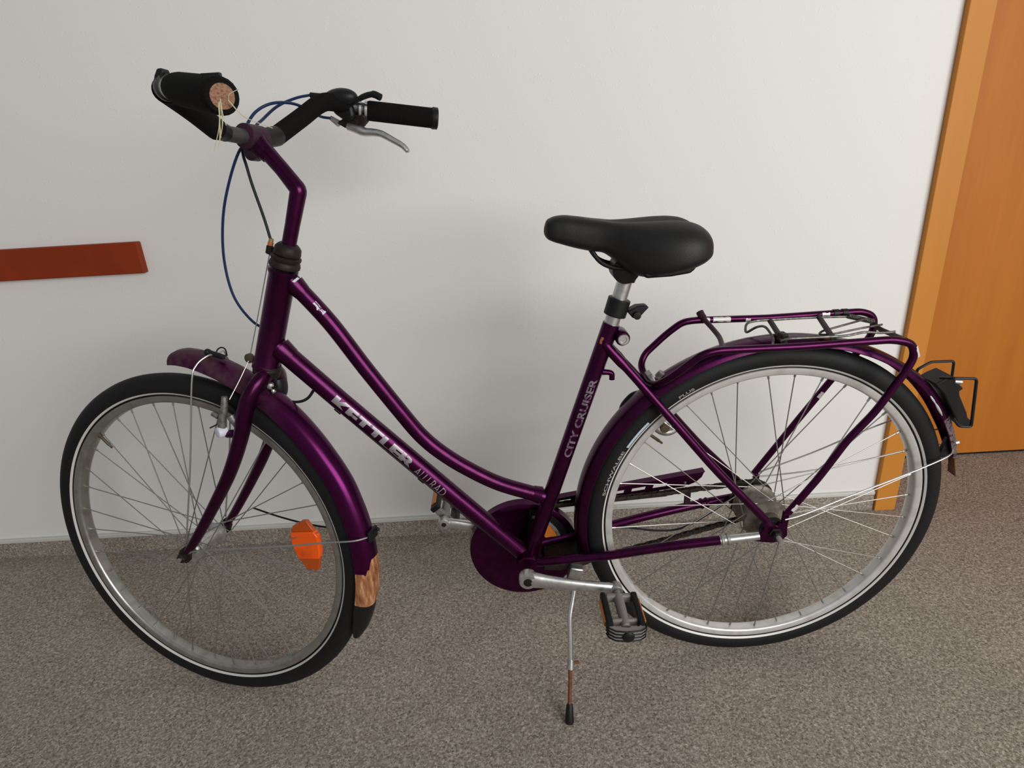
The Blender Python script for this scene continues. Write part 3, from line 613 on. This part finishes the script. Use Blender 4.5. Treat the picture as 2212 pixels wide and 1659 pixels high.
# ---- fork, headset, stem
fk = empty('fork', bike)
for s in (-1, 1):
    P = spline([(-.888, .004 * s, .7000), (-.8885, .018 * s, .6960), (-.8960, .034 * s, .6810), (-.9090, .0445 * s, .6540), (-.9310, .0480 * s, .5940), (-.9665, .0500 * s, .5260), (-1.0140, .0520 * s, .4570), (-1.0640, .0535 * s, .3900), (-1.0900, .0540 * s, .3590)], 6)
    R = np.interp(np.linspace(0, 1, len(P)), [0, .2, .4, .7, 1], [.0140, .0152, .0148, .0118, .0085])
    obj('fork_blade', tube(SP(P), R, 20, flat=(.85, 1.0)), 'purple', fk)
    g = prism([(-1.092, .370), (-1.082, .362), (-1.088, .340), (-1.100, .331), (-1.112, .337), (-1.113, .352), (-1.104, .362)], .0520 * s, .0565 * s); obj('fork_dropout', FX(g), 'dark_metal', fk, bevel=.001)
    g = lathe([(0, .0075), (.016, .0072), (.020, .005)], V3(-.9390, .049 * s, .6030), (-1, 0, -.05), 14); obj('brake_boss', FX(g), 'purple', fk)
obj('fork_crown', tube(SP([HB - AX * .016, HB + AX * .006]), [.0185, .0195], 26), 'purple', fk)
hs = empty('headset', bike)
obj('lower_cup', lathe([(-.010, .018), (-.008, .0225), (-.002, .0232), (.004, .0240), (.006, .0222), (.011, .0220)], HB, AX, 32), 'dark_metal', hs)
obj('upper_cup', lathe([(0, .0215), (.002, .0240), (.006, .0245), (.010, .0235), (.012, .0220), (.016, .0240), (.019, .0240), (.021, .0215)], V3(-.8275, 0, .8775), AX, 32), 'dark_metal', hs)
obj('lock_nut', lathe([(0, .0165), (.001, .0205), (.003, .0215), (.008, .0208), (.012, .0205), (.016, .0175), (.019, .0140)], V3(-.8192, 0, .8972), AX, 32), 'dark_metal', hs)
g = G(); tube(SP([(-.834, 0, .9040), (-.8490, 0, .9055)]), [.0050, .0036], 8, g=g); lathe([(-.007, .0040), (-.006, .0058), (.006, .0058), (.007, .004)], S((-.8495, 0, .9065)), AX, 10, g=g); obj('cable_hanger', g, 'dark_metal', hs)
g = lathe([(0, .0045), (.005, .0045)], S((-.8470, 0, .9135)), AX, 10); obj('hanger_ferrule', g, 'copper', hs)
g = lathe([(0, .0038), (.006, .0038)], S((-.8452, 0, .9182)), AX, 10); obj('hanger_barrel', g, 'brass', hs)
stm = empty('stem', bike)
SB = V3(-.7815, 0, .9945); CL = V3(-.8480, 0, 1.0745)
P = fillet([V3(-.8180, 0, .9000), V3(-.8020, 0, .9410), SB, V3(-.8050, 0, 1.0260), V3(-.8330, 0, 1.0590)], .0035, 3)
obj('stem_tube', tube(SP(P), [.0113] + [.0115] * 4 + [.0128] * 4 + [.0118] * 4 + [.0122], 22), 'purple', stm)
g = lathe([(-.021, .0150), (-.019, .0185), (.019, .0185), (.021, .0150)], S(CL), SM @ V3(0, 1, 0), 28); obj('bar_clamp', g, 'purple_dusty', stm)
obj('clamp_neck', tube(SP([V3(-.8250, 0, 1.0460), V3(-.8420, 0, 1.0660)]), [.0122, .0165], 22), 'purple', stm)
g = lathe([(-.010, .010), (-.008, .0125), (.008, .0125), (.010, .010)], S(CL + V3(-.002, 0, -.0215)), SM @ V3(0, 1, 0), 18); obj('clamp_lug', g, 'purple_dusty', stm)

# ---- handlebar
hb = empty('handlebar', bike)
HR = [(-.8541, .070, 1.0835), (-.8395, .120, 1.1141), (-.8235, .165, 1.1430), (-.8110, .190, 1.1475), (-.7900, .212, 1.1420), (-.7632, .228, 1.1350)]
HRend = V3(-.6529, .284, 1.1200)
HL = [(-.8545, -.070, 1.0799), (-.8424, -.120, 1.0953), (-.8350, -.162, 1.1080), (-.8245, -.183, 1.1095), (-.8000, -.203, 1.1060), (-.7740, -.219, 1.1000)]
HLend = V3(-.6662, -.284, 1.0737)
def sleeve(P, r, name, mat, **k): return obj(name, tube(SP(P), r, 22), mat, hb, **k)
mid = [(-.8560, -.052, 1.0765), (-.8500, -.025, 1.0742), CL, (-.8500, .025, 1.0745), (-.8560, .052, 1.0790)]
path = spline([q for q in HL[::-1]] + mid + HR, 5)
sleeve(path, .0111, 'bar_tube', 'bar_metal')
sleeve(spline(HL[:4] , 6), .0155, 'foam_cover', 'black_foam'); sleeve(spline(HR[:4] + [HR[4]], 6), .0150, 'foam_cover', 'black_foam')
sleeve(spline([(-.8560, -.050, 1.0765), HL[0]], 3), [.0125, .0128, .014, .0155], 'foam_end', 'black_plastic'); sleeve(spline([(-.8520, .024, 1.0750), HR[0]], 3), [.0125, .0145, .0155, .0155], 'foam_end', 'black_plastic')
sleeve([V3(*HR[5]) - unit(HRend - V3(*HR[5])) * .004, V3(*HR[5]), HRend - unit(HRend - V3(*HR[5])) * .006], [.0155, .0172, .0178], 'grip', 'black_foam')
dR = unit(HRend - V3(*HR[5])); sleeve([HRend - dR * .012, HRend - dR * .010, HRend - dR * .001, HRend], [.0182, .0195, .0190, .0160], 'grip_end', 'black_plastic')
HL5 = V3(*HL[5]); dL = unit(HLend - HL5)
sleeve([HL5 + dL * -.012, HL5 + dL * .002, HL5 + dL * .012, HLend - dL * .010, HLend - dL * .003, HLend], [.0150, .0172, .0180, .0186, .0182, .0162], 'grip', 'black_foam', label='black foam grip torn open at its end')
lathe([(-.001, .0125), (.0008, .0122), (.0016, .0095), (.0012, .005), (.002, .0005)], S(HLend), SM @ dL, 22, g=(g := G()))
o = obj('torn_core', g, 'foam_core', hb, label='torn brown foam core showing at the grip end')
rnd = random.Random(3)
Ls = S(HLend)
for k, pp in enumerate([[(-.003, -.024), (-.013, -.047)], [(-.005, -.020), (-.008, -.038)], [(-.001, -.014), (.000, -.027)], [(-.006, -.024), (-.018, -.050)], [(-.005, -.021), (-.011, -.044)], [(.020, -.020), (.046, -.032)], [(.010, .001), (.020, .005)]]):
    a_ = Ls + V3(-.004 + .004 * rnd.random(), -.002, -.002 + .004 * rnd.random())
    if k >= 5: a_ = Ls + V3(.006, -.002, -.004)
    obj('grass_blade', tube(spline([a_] + [Ls + V3(x_, -.006, z_) for x_, z_ in pp], 5), [.0006] * 6 + [.0004] * 5, 5), 'straw', hb)
# left: bare tube and the stub of a broken lever clamp
g = tube(SP([V3(-.8130, -.194, 1.1085), V3(-.7800, -.216, 1.1015)]), .0128, 20); obj('bare_bar', g, 'aluminium', hb)
g = prism([(-.8165, 1.1085), (-.8095, 1.1060), (-.8035, 1.1170), (-.7990, 1.1215), (-.8005, 1.1262), (-.8070, 1.1262), (-.8125, 1.1190)], -.210, -.198); obj('lever_stub', FX(g), 'black_plastic', hb, bevel=.0015)
g = lathe([(-.006, .0150), (.006, .0150)], S((-.8060, -.199, 1.1072)), SM @ V3(.78, -.6, -.16), 20); obj('stub_clamp', g, 'black_plastic', hb)
g = box(S(HLend - dL * .020 + V3(0, 0, .0185)), (.020, .006, .004)); obj('grip_tab', g, 'black_plastic', hb, bevel=.001)
# right: gear shifter pod, thumb lever, brake lever with clamp
def blob(poly, y0, y1, name, mat, bev=.003, par=hb, label=None): return obj(name, FX(prism(poly, y0, y1)), mat, par, bevel=bev, label=label)
pod = obj('shifter_pod', FX(ball((-.803, .200, 1.1550), 1.0, sx=(.0330, .019, .0165), n=12)), 'black_plastic', hb)
g = G(); tube([(-.856, .190, 1.1630), (-.825, .196, 1.1585)], .0048, 10, g=g); obj('cable_ferrule', FX(g), 'black_plastic', hb)
g = G(); tube(spline([(-.775, .200, 1.1480), (-.755, .200, 1.1545), (-.738, .200, 1.1560), (-.725, .200, 1.1500)], 4), [.0045] * 3 + [.005] * 5 + [.0062] * 5, 10, g=g); obj('thumb_lever', FX(g), 'black_plastic', hb)
blob([(-.824, 1.150), (-.795, 1.155), (-.782, 1.148), (-.780, 1.122), (-.792, 1.116), (-.806, 1.122), (-.820, 1.132)], .197, .222, 'shifter_body', 'black_plastic', .005)
for k, t in ((0, .003), (1, .013)):
    c_ = V3(*HR[5]) - dR * (.003 + t * 1.0); g = lathe([(-.0026, .0165), (-.0022, .0186), (.0022, .0186), (.0026, .0165)], S(c_), SM @ dR, 24); obj('clamp_band', g, 'polished', hb)
blob([(-.800, 1.126), (-.768, 1.128), (-.760, 1.116), (-.770, 1.108), (-.790, 1.1035), (-.806, 1.1075), (-.822, 1.117)], .207, .219, 'lever_bracket', 'dark_metal', .002)
g = G(); tube([(-.834, .212, 1.1265), (-.818, .212, 1.1155)], [.0042, .0062], 12, g=g); obj('cable_adjuster', FX(g), 'dull_alloy', hb)
LV = [(-.8000, .213, 1.1095), (-.7830, .214, 1.1040), (-.7700, .215, 1.0985), (-.7560, .217, 1.0970), (-.7400, .219, 1.0935), (-.7220, .222, 1.0835), (-.7040, .225, 1.0725), (-.6960, .226, 1.0645), (-.6935, .226, 1.0600)]
P = spline(LV, 5); R = np.interp(np.linspace(0, 1, len(P)), [0, .18, .3, .55, .85, .95, 1], [.0085, .0105, .0088, .0072, .0058, .0055, .0035])
obj('brake_lever', tube(SP(P), R, 14, flat=(1.25, .82)), 'aluminium', hb, label='silver brake lever under the right grip')

# ---- cables
def cable(pts, mat, r, name='cable', steer=True, n=7):
    P = spline(pts, n); P = SP(P) if steer else P; return obj(name, tube(P, r, 8), mat, bike)
cable([(-.8560, .190, 1.1632), (-.8680, .160, 1.1545), (-.8790, .120, 1.1370), (-.8830, .080, 1.1120), (-.8780, .050, 1.0960), (-.8740, .030, 1.070)], 'blue_cable', .0024, 'gear_cable')
cable([(-.832, .212, 1.1255), (-.842, .190, 1.1270), (-.8400, .150, 1.1325), (-.8430, .110, 1.1370), (-.8563, .075, 1.1335), (-.8699, .050, 1.1200), (-.8765, .030, 1.0985), (-.8790, .012, 1.0700)], 'blue_cable', .0024, 'brake_cable')
cable([(-.8790, .012, 1.0700), (-.8740, .005, 1.0500), (-.8690, .002, 1.035), (-.8625, 0, 1.0059), (-.8509, 0, .9565), (-.8450, 0, .9235)], 'dark_cable', .0024, 'brake_cable')
cable([(-.8740, .030, 1.070), (-.8800, .008, 1.0600), (-.9061, .004, 1.0151), (-.9286, .002, .9595), (-.9394, .0, .8935), (-.9333, .0, .8321), (-.9101, .006, .7888), (-.8880, .020, .7680), (-.8700, .026, .7520)], 'blue_cable', .0022, 'gear_cable')
YK = V3(-.9218, -.002, .7255)
cable([(-.8492, 0, .9045), (-.887, 0, .812), YK], 'steel_wire', .0009, 'brake_wire', n=3)
g = lathe([(-.0035, .0075), (-.003, .0085), (.003, .0085), (.0035, .0075)], S(YK), SM @ V3(0, 1, 0), 18); obj('cable_yoke', g, 'dirty_brass', bike)
for s in (-1, 1): cable([YK, V3(-.9300, .022 * s, .6960), V3(-.9400, .046 * s, .6640)], 'steel_wire', .0010, 'straddle_wire', n=3)
cable([(-.8851, 0, .6520), (-.8700, 0, .6444), (-.8502, 0, .6412), (-.8327, 0, .6472), (-.8178, 0, .6640)], 'dark_cable', .0026, 'lamp_cable', steer=False)
cable([DT0 + (DT1 - DT0) * .16 + un * .0185, DT0 + (DT1 - DT0) * .5 + un * .0195, DT0 + (DT1 - DT0) * .93 + un * .0185], 'dark_cable', .0022, 'lamp_cable', steer=False)
cable([(-.3000, .050, .2950), (-.2522, .060, .2847), (-.1882, .064, .2690), (-.1342, .066, .2680), (-.0835, .066, .2960), (-.0241, .068, .3392)], 'dark_cable', .0022, 'gear_cable', steer=False)

# ---- front brake (cantilever arms) and rear brake
for nm, pr_, mir in (('front_brake', None, 1),):
    fb = empty('front_brake', bike)
    for s in (-1, 1):
        arm = spline([(-.9620, .052 * s, .6060), (-.9560, .053 * s, .6300), (-.9490, .052 * s, .6500), (-.9455, .050 * s, .6700)], 5)
        obj('brake_arm', tube(SP(arm), np.interp(np.linspace(0, 1, 16), [0, .5, 1], [.0080, .0066, .0050]), 14), 'brake_alloy', fb)
        g = lathe([(-.007, .0100), (.004, .0105), (.008, .0085), (.009, .004)], V3(-.9610, .054 * s, .6080), (-.35, .8 * s, 0), 16); obj('pivot_cap', FX(g), 'white_plastic', fb)
        g = G(); tube([(-.972, .030 * s, .655), (-.935, .028 * s, .622)], .0062, 10, g=g); obj('brake_pad', FX(g), 'black_plastic', fb)
        g = G(); tube([(-.9490, .052 * s, .642), (-.9640, .054 * s, .6220), (-.9820, .056 * s, .6140)], .0014, 6, g=g); obj('spring_wire', FX(g), 'dark_metal', fb)
        g = G(); tube([(-.9400, .050 * s, .636), (-.9300, .048 * s, .618)], .0075, 12, g=g); obj('pad_holder', FX(g), 'brake_alloy', fb)
        g = G(); tube([(-.974, .052 * s, .640), (-.964, .052 * s, .634)], .0050, 10, g=g); obj('anchor_bolt', FX(g), 'brake_alloy', fb)
rbk = empty('rear_brake', bike)
obj('brake_arm', tube(spline([(-.158, .052, .520), (-.166, .050, .512), (-.180, .048, .510), (-.196, .046, .519), (-.215, .044, .545), (-.235, .042, .575)], 5), .0072, 12), 'dull_alloy', rbk)
g = lathe([(-.006, .010), (0, .0115), (.006, .008)], V3(-.184, .044, .522), (0, -1, 0), 16); obj('pivot_cap', g, 'dirty_brass', rbk)
obj('brake_pad', tube([(-.235, .024, .590), (-.205, .024, .562)], .0062, 10), 'black_plastic', rbk)
obj('brake_arm_tip', tube(spline([(-.240, .026, .606), (-.254, .022, .603), (-.268, .020, .588), (-.272, .020, .576)], 4), .0058, 10), 'black_plastic', rbk)

# ---- dynamo / lamp mount behind the fork crown
lm = empty('lamp_mount', bike)
g = ball((-.8850, .022, .6680), 1.0, sx=(.0125, .018, .0270), n=10); obj('lamp_housing', g, 'black_plastic', lm)
g = G(); lathe([(0, .0058), (.008, .0058), (.010, .003)], V3(-.8900, -.006, .6800), (.3, -.9, -.2), 10, g=g); obj('lamp_bolt', g, 'dull_alloy', lm)
g = G(); lathe([(0, .0042), (.010, .0042), (.012, .002)], V3(-.8865, -.010, .6735), (.5, -.9, -.3), 10, g=g); obj('lamp_bolt', g, 'polished', lm)
obj('lamp_bracket', tube(SP([(-.895, 0, .668), (-.884, -.006, .662), (-.878, -.006, .676)]), .005, 8), 'dark_metal', lm)

# ---- drivetrain
CRK = .17; th_ = .19; cd = V3(-math.cos(th_), 0, math.sin(th_))          # direction of the far crank
cs_ = empty('crankset', bike)
for s in (-1, 1):
    d = cd * s; yb = .066 * s; c0 = BB + V3(0, yb, 0)
    if s < 0: c0 = V3(-.4635, -.066, .2735); e0 = V3(-.2975, -.080, .2495)
    else: e0 = V3(-.6300, .070, .3180)
    P = np.array([c0 + (e0 - c0) * t + V3(0, .002 * s * math.sin(t * math.pi), 0) for t in np.linspace(0, 1, 14)])
    R = np.interp(np.linspace(0, 1, 14), [0, .08, .2, .6, .93, 1], [.0170, .0170, .0142, .0122, .0118, .0090])
    obj('crank_arm', tube(P, R, 16, flat=(.62, 1.0)), 'aluminium', cs_)
    g = lathe([(-.011, .0150), (-.009, .0172), (.007, .0172), (.010, .0155)], c0, (0, s, 0), 26); obj('crank_boss', g, 'aluminium', cs_)
    g = lathe([(.0085, .0088), (.0108, .0088), (.0112, .007)], c0, (0, s, 0), 18); obj('crank_cap', g, 'black_plastic', cs_)
    g = lathe([(-.009, .0100), (-.008, .0122), (.006, .0122), (.008, .0105)], e0, (0, s, 0), 20); obj('crank_eye', g, 'aluminium', cs_)
    if s > 0: obj('eye_hole', lathe([(.0075, .0052), (.0092, .0052)], e0, (0, -1, 0), 14), 'dark_metal', cs_)
pl = []; nT = 42
for k in range(nT * 4):
    a = 2 * math.pi * k / (nT * 4); r = (.0800, .0838, .0850, .0838)[k % 4]; pl.append((BB[0] + r * math.cos(a), BB[2] + r * math.sin(a)))
obj('chainring', prism(pl, .0435, .0465), 'chain_metal', cs_)
ar = lambda r, a0, a1, y: [BB + V3(r * math.cos(t), y, r * math.sin(t)) for t in np.linspace(a0, a1, 16)]
def sector(r0, r1, a0, a1): return [(BB[0] + r0 * math.cos(t), BB[2] + r0 * math.sin(t)) for t in np.linspace(a0, a1, 12)] + [(BB[0] + r1 * math.cos(t), BB[2] + r1 * math.sin(t)) for t in np.linspace(a1, a0, 12)]
obj('guard_opening_shade', prism(sector(.026, .088, -.15, 1.45), .0325, .0338), 'black_plastic', cs_)  # black plate on the solid disc, painting the shade inside an opening
obj('chainring_rim', prism(sector(.068, .074, .15, 1.35), .0305, .0325), 'dull_alloy', cs_)
obj('amber_print', prism(sector(.044, .067, .25, 1.05), .0305, .0325), 'amber', cs_, label='orange printed segment inside the chain guard')

# chain links
r1, r2 = .0845, .0410; p1 = BB[[0, 2]]; p2 = RA[[0, 2]]; dd = p2 - p1; L = np.linalg.norm(dd); ph = math.atan2(dd[1], dd[0]); al = math.asin((r1 - r2) / L)
up1 = ph + math.pi / 2 - al; dn1 = ph - math.pi / 2 + al
segs = [('line', p1 + r1 * np.array([math.cos(up1), math.sin(up1)]), p2 + r2 * np.array([math.cos(up1), math.sin(up1)])), ('arc', p2, r2, up1, dn1),
        ('line', p2 + r2 * np.array([math.cos(dn1), math.sin(dn1)]), p1 + r1 * np.array([math.cos(dn1), math.sin(dn1)])), ('arc', p1, r1, dn1, up1 - 2 * math.pi)]
pts = []
for q in segs:
    if q[0] == 'line':
        for t in np.linspace(0, 1, 120): pts.append(q[1] + (q[2] - q[1]) * t + np.array([0, -.004 * math.sin(math.pi * t)]))
    else:
        for t in np.linspace(0, 1, 80): a = q[3] + (q[4] - q[3]) * t; pts.append(q[1] + q[2] * np.array([math.cos(a), math.sin(a)]))
pts = np.array(pts); ds = np.r_[0, np.cumsum(np.linalg.norm(np.diff(pts, axis=0), axis=1))]
nl = int(round(ds[-1] / .0127)); chn = empty('chain', bike)
pit = ds[-1] / nl
def link_mesh(name, yo, th):
    g = G()
    for sy in (-1, 1):
        pl = []
        for k in range(8): a = math.pi / 2 + math.pi * k / 7; pl.append((-pit / 2 + .0042 * math.cos(a), .0042 * math.sin(a)))
        for k in range(8): a = -math.pi / 2 + math.pi * k / 7; pl.append((pit / 2 + .0042 * math.cos(a), .0042 * math.sin(a)))
        prism(pl, sy * yo - th / 2, sy * yo + th / 2, g=g)
    if yo < .003: lathe([(-.0026, .0036), (.0026, .0036)], V3(-pit / 2, 0, 0), (0, 1, 0), 10, g=g); lathe([(-.0026, .0036), (.0026, .0036)], V3(pit / 2, 0, 0), (0, 1, 0), 10, g=g)
    return g
lo = None; li = None
for k in range(nl):
    s0, s1 = k * pit, (k + 1) * pit; a = np.array([np.interp(s0, ds, pts[:, i]) for i in (0, 1)]); b_ = np.array([np.interp(s1 % ds[-1] if s1 < ds[-1] else ds[-1], ds, pts[:, i]) for i in (0, 1)])
    src = lo if k % 2 else li
    if src is None:
        o = obj('chain_link', link_mesh('chain_link', .0042 if k % 2 else .0026, .0012), 'chain_metal', chn)
        if k % 2: lo = o
        else: li = o
    else: o = src.copy(); COL.objects.link(o); o.parent = chn
    m_ = (a + b_) / 2; an = math.atan2(b_[1] - a[1], b_[0] - a[0]); o.location = (m_[0], .045, m_[1]); o.rotation_euler = (0, -an, 0)
# chain guard: dished disc round the chainring and a slotted bar running back
cg = empty('chain_guard', bike)
GC = V3(-.4660, .034, .2640)
obj('guard_disc', lathe([(.016, .1125), (.0165, .1135), (.000, .1120), (-.001, .1105), (-.0005, .098), (.0005, .096), (.0008, .024), (.0028, .024), (.0020, .098), (.0035, .1095)], GC, (0, 1, 0), 72, closed=True), 'purple', cg)
g = G()
U0, U1, L0, L1 = V3(-.420, 0, .3760), V3(-.1010, 0, .4210), V3(-.420, 0, .3500), V3(-.1150, 0, .3830)
def bar(t, v): a = U0 + (U1 - U0) * t; b_ = L0 + (L1 - L0) * t; q = a + (b_ - a) * v; return (q[0], q[2])
ts = [0]
slots = [(.085, .175), (.245, .335), (.435, .525), (.575, .665), (.715, .805)]
def quad(t0, t1, v0, v1):
    prism([bar(t0, v0), bar(t1, v0), bar(t1, v1), bar(t0, v1)], .0525, .0540, g=g)
quad(0, .93, 0, .56); quad(0, .93, .78, 1)
prev = 0
for a, b_ in slots: quad(prev, a, .56, .78); prev = b_
quad(prev, .93, .56, .78)
prism([bar(.93, 0), bar(1.0, .0), bar(1.025, .25), bar(1.025, .55), bar(1.0, .82), bar(.93, 1)], .0525, .0540, g=g)
prism([bar(0, -.04), bar(1.0, -.04), bar(1.0, 0), bar(0, 0)], .0380, .0540, g=g)
obj('guard_bar', g, 'purple', cg, smooth=False)
obj('guard_lower_bar', tube([(-.40, .053, .352), (-.17, .053, .3640)], .0035, 8), 'purple', cg)
g = G(); box((-.1270, .0535, .3520), (.013, .004, .052), g=g); obj('guard_bracket', g, 'purple_dusty', cg, bevel=.001)
obj('guard_rivet', lathe([(0, .003), (.002, .002)], V3(-.134, .0525, .3905), (0, -1, 0), 10), 'aluminium', cg)
# bottom-bracket clutter behind the shell
obj('stand_plate', prism([(-.432, .262), (-.428, .274), (-.345, .288), (-.330, .285), (-.332, .276), (-.345, .268), (-.40, .258)], -.030, .030), 'dark_metal', cs_, bevel=.002)

# ---- pedals
def pedal(e0, s, tilt, nm):
    p = empty(nm, bike); R = rodr(V3(0, 1, 0), tilt); q0 = e0 + V3(0, .006 * s, 0)
    def T(g): return g.xf(lambda v: q0 + R @ np.array([v[0], v[1] * s, v[2]]))
    obj('spindle', T(lathe([(0, .0075), (.008, .0075), (.010, .0100), (.084, .0082), (.086, .006)], V3(0, 0, 0), (0, 1, 0), 14)), 'grey_plastic', p)
    for sx in (-1, 1):
        obj('side_rail', T(box((.0285 * sx, .050, 0), (.0115, .086, .022))), 'black_plastic', p, bevel=.003)
        obj('pedal_reflector', T(box((.0355 * sx, .048, 0), (.0035, .056, .012))), 'amber', p, bevel=.001)
    obj('inner_plate', T(box((0, .012, 0), (.048, .010, .016))), 'grey_plastic', p, bevel=.003)
    obj('cross_rib', T(box((0, .072, 0), (.048, .008, .014))), 'grey_plastic', p, bevel=.003)
    g = G(); pl = [(-.0345, .086), (-.0315, .096), (-.022, .1030), (0, .1060), (.022, .1030), (.0315, .096), (.0345, .086), (.025, .086), (.021, .092), (0, .0945), (-.021, .092), (-.025, .086)]
    vs = [(x_, y_, -.010) for x_, y_ in pl] + [(x_, y_, .010) for x_, y_ in pl]; n = len(pl)
    quads = [tuple(reversed((i, i + 1, n - 2 - i, n - 1 - i))) for i in range(5)]
    g.add(vs, quads + [tuple(k + n for k in q[::-1]) for q in quads] + [(i, (i + 1) % n, (i + 1) % n + n, i + n) for i in range(n)])
    obj('end_plate', T(g), 'grey_plastic', p, bevel=.001)
    for zz in (-.0105, -.0035, .0035, .0105):
        P = [(x_ * 1.01, y_ + .0006, zz) for x_, y_ in pl[:7]]; obj('end_rib', T(tube(P, .0014, 6)), 'black_plastic', p)
    obj('spindle_cap', T(lathe([(0, .0105), (.004, .0105), (.006, .008)], V3(0, .1035, 0), (0, 1, 0), 16)), 'black_plastic', p)
    return p
pedal(V3(-.2975, -.084, .2480), -1, .06, 'pedal'); pedal(V3(-.6300, .074, .3180), 1, .9, 'pedal')

# ---- kickstand
ks = empty('kickstand', bike)
g = G(); box((-.3700, -.036, .2560), (.026, .020, .034), R=rodr(V3(0, 1, 0), .25), g=g); obj('pivot_block', g, 'aluminium', ks, bevel=.003)
KT = [(-.3700, -.038, .2480), (-.3725, -.050, .2280), (-.3860, -.075, .1860), (-.3905, -.1145, .1060)]
obj('leg', tube(fillet(KT, .012, 4), .0052, 14), 'polished', ks)
KF = V3(-.4005, -.1652, .0053)
kd = unit(KF - V3(*KT[3])); K0 = V3(*KT[3])
obj('height_clamp', tube([K0 - kd * .006, K0 + kd * .012], .0068, 14), 'aluminium', ks)
obj('clamp_screw', tube([K0 + V3(.004, 0, .000), K0 + V3(.016, 0, .000)], .0032, 8), 'rust', ks)
obj('leg_extension', tube([K0 + kd * .006, K0 + kd * .085], .0040, 12), 'rust', ks, label='rusty lower rod of the kickstand')
ln = np.linalg.norm(KF - K0)
obj('rubber_foot', tube([K0 + kd * (ln - .036), K0 + kd * (ln - .033), K0 + kd * (ln - .004), K0 + kd * (ln + .000)], [.0055, .0064, .0088, .0080], 14), 'black_plastic', ks)
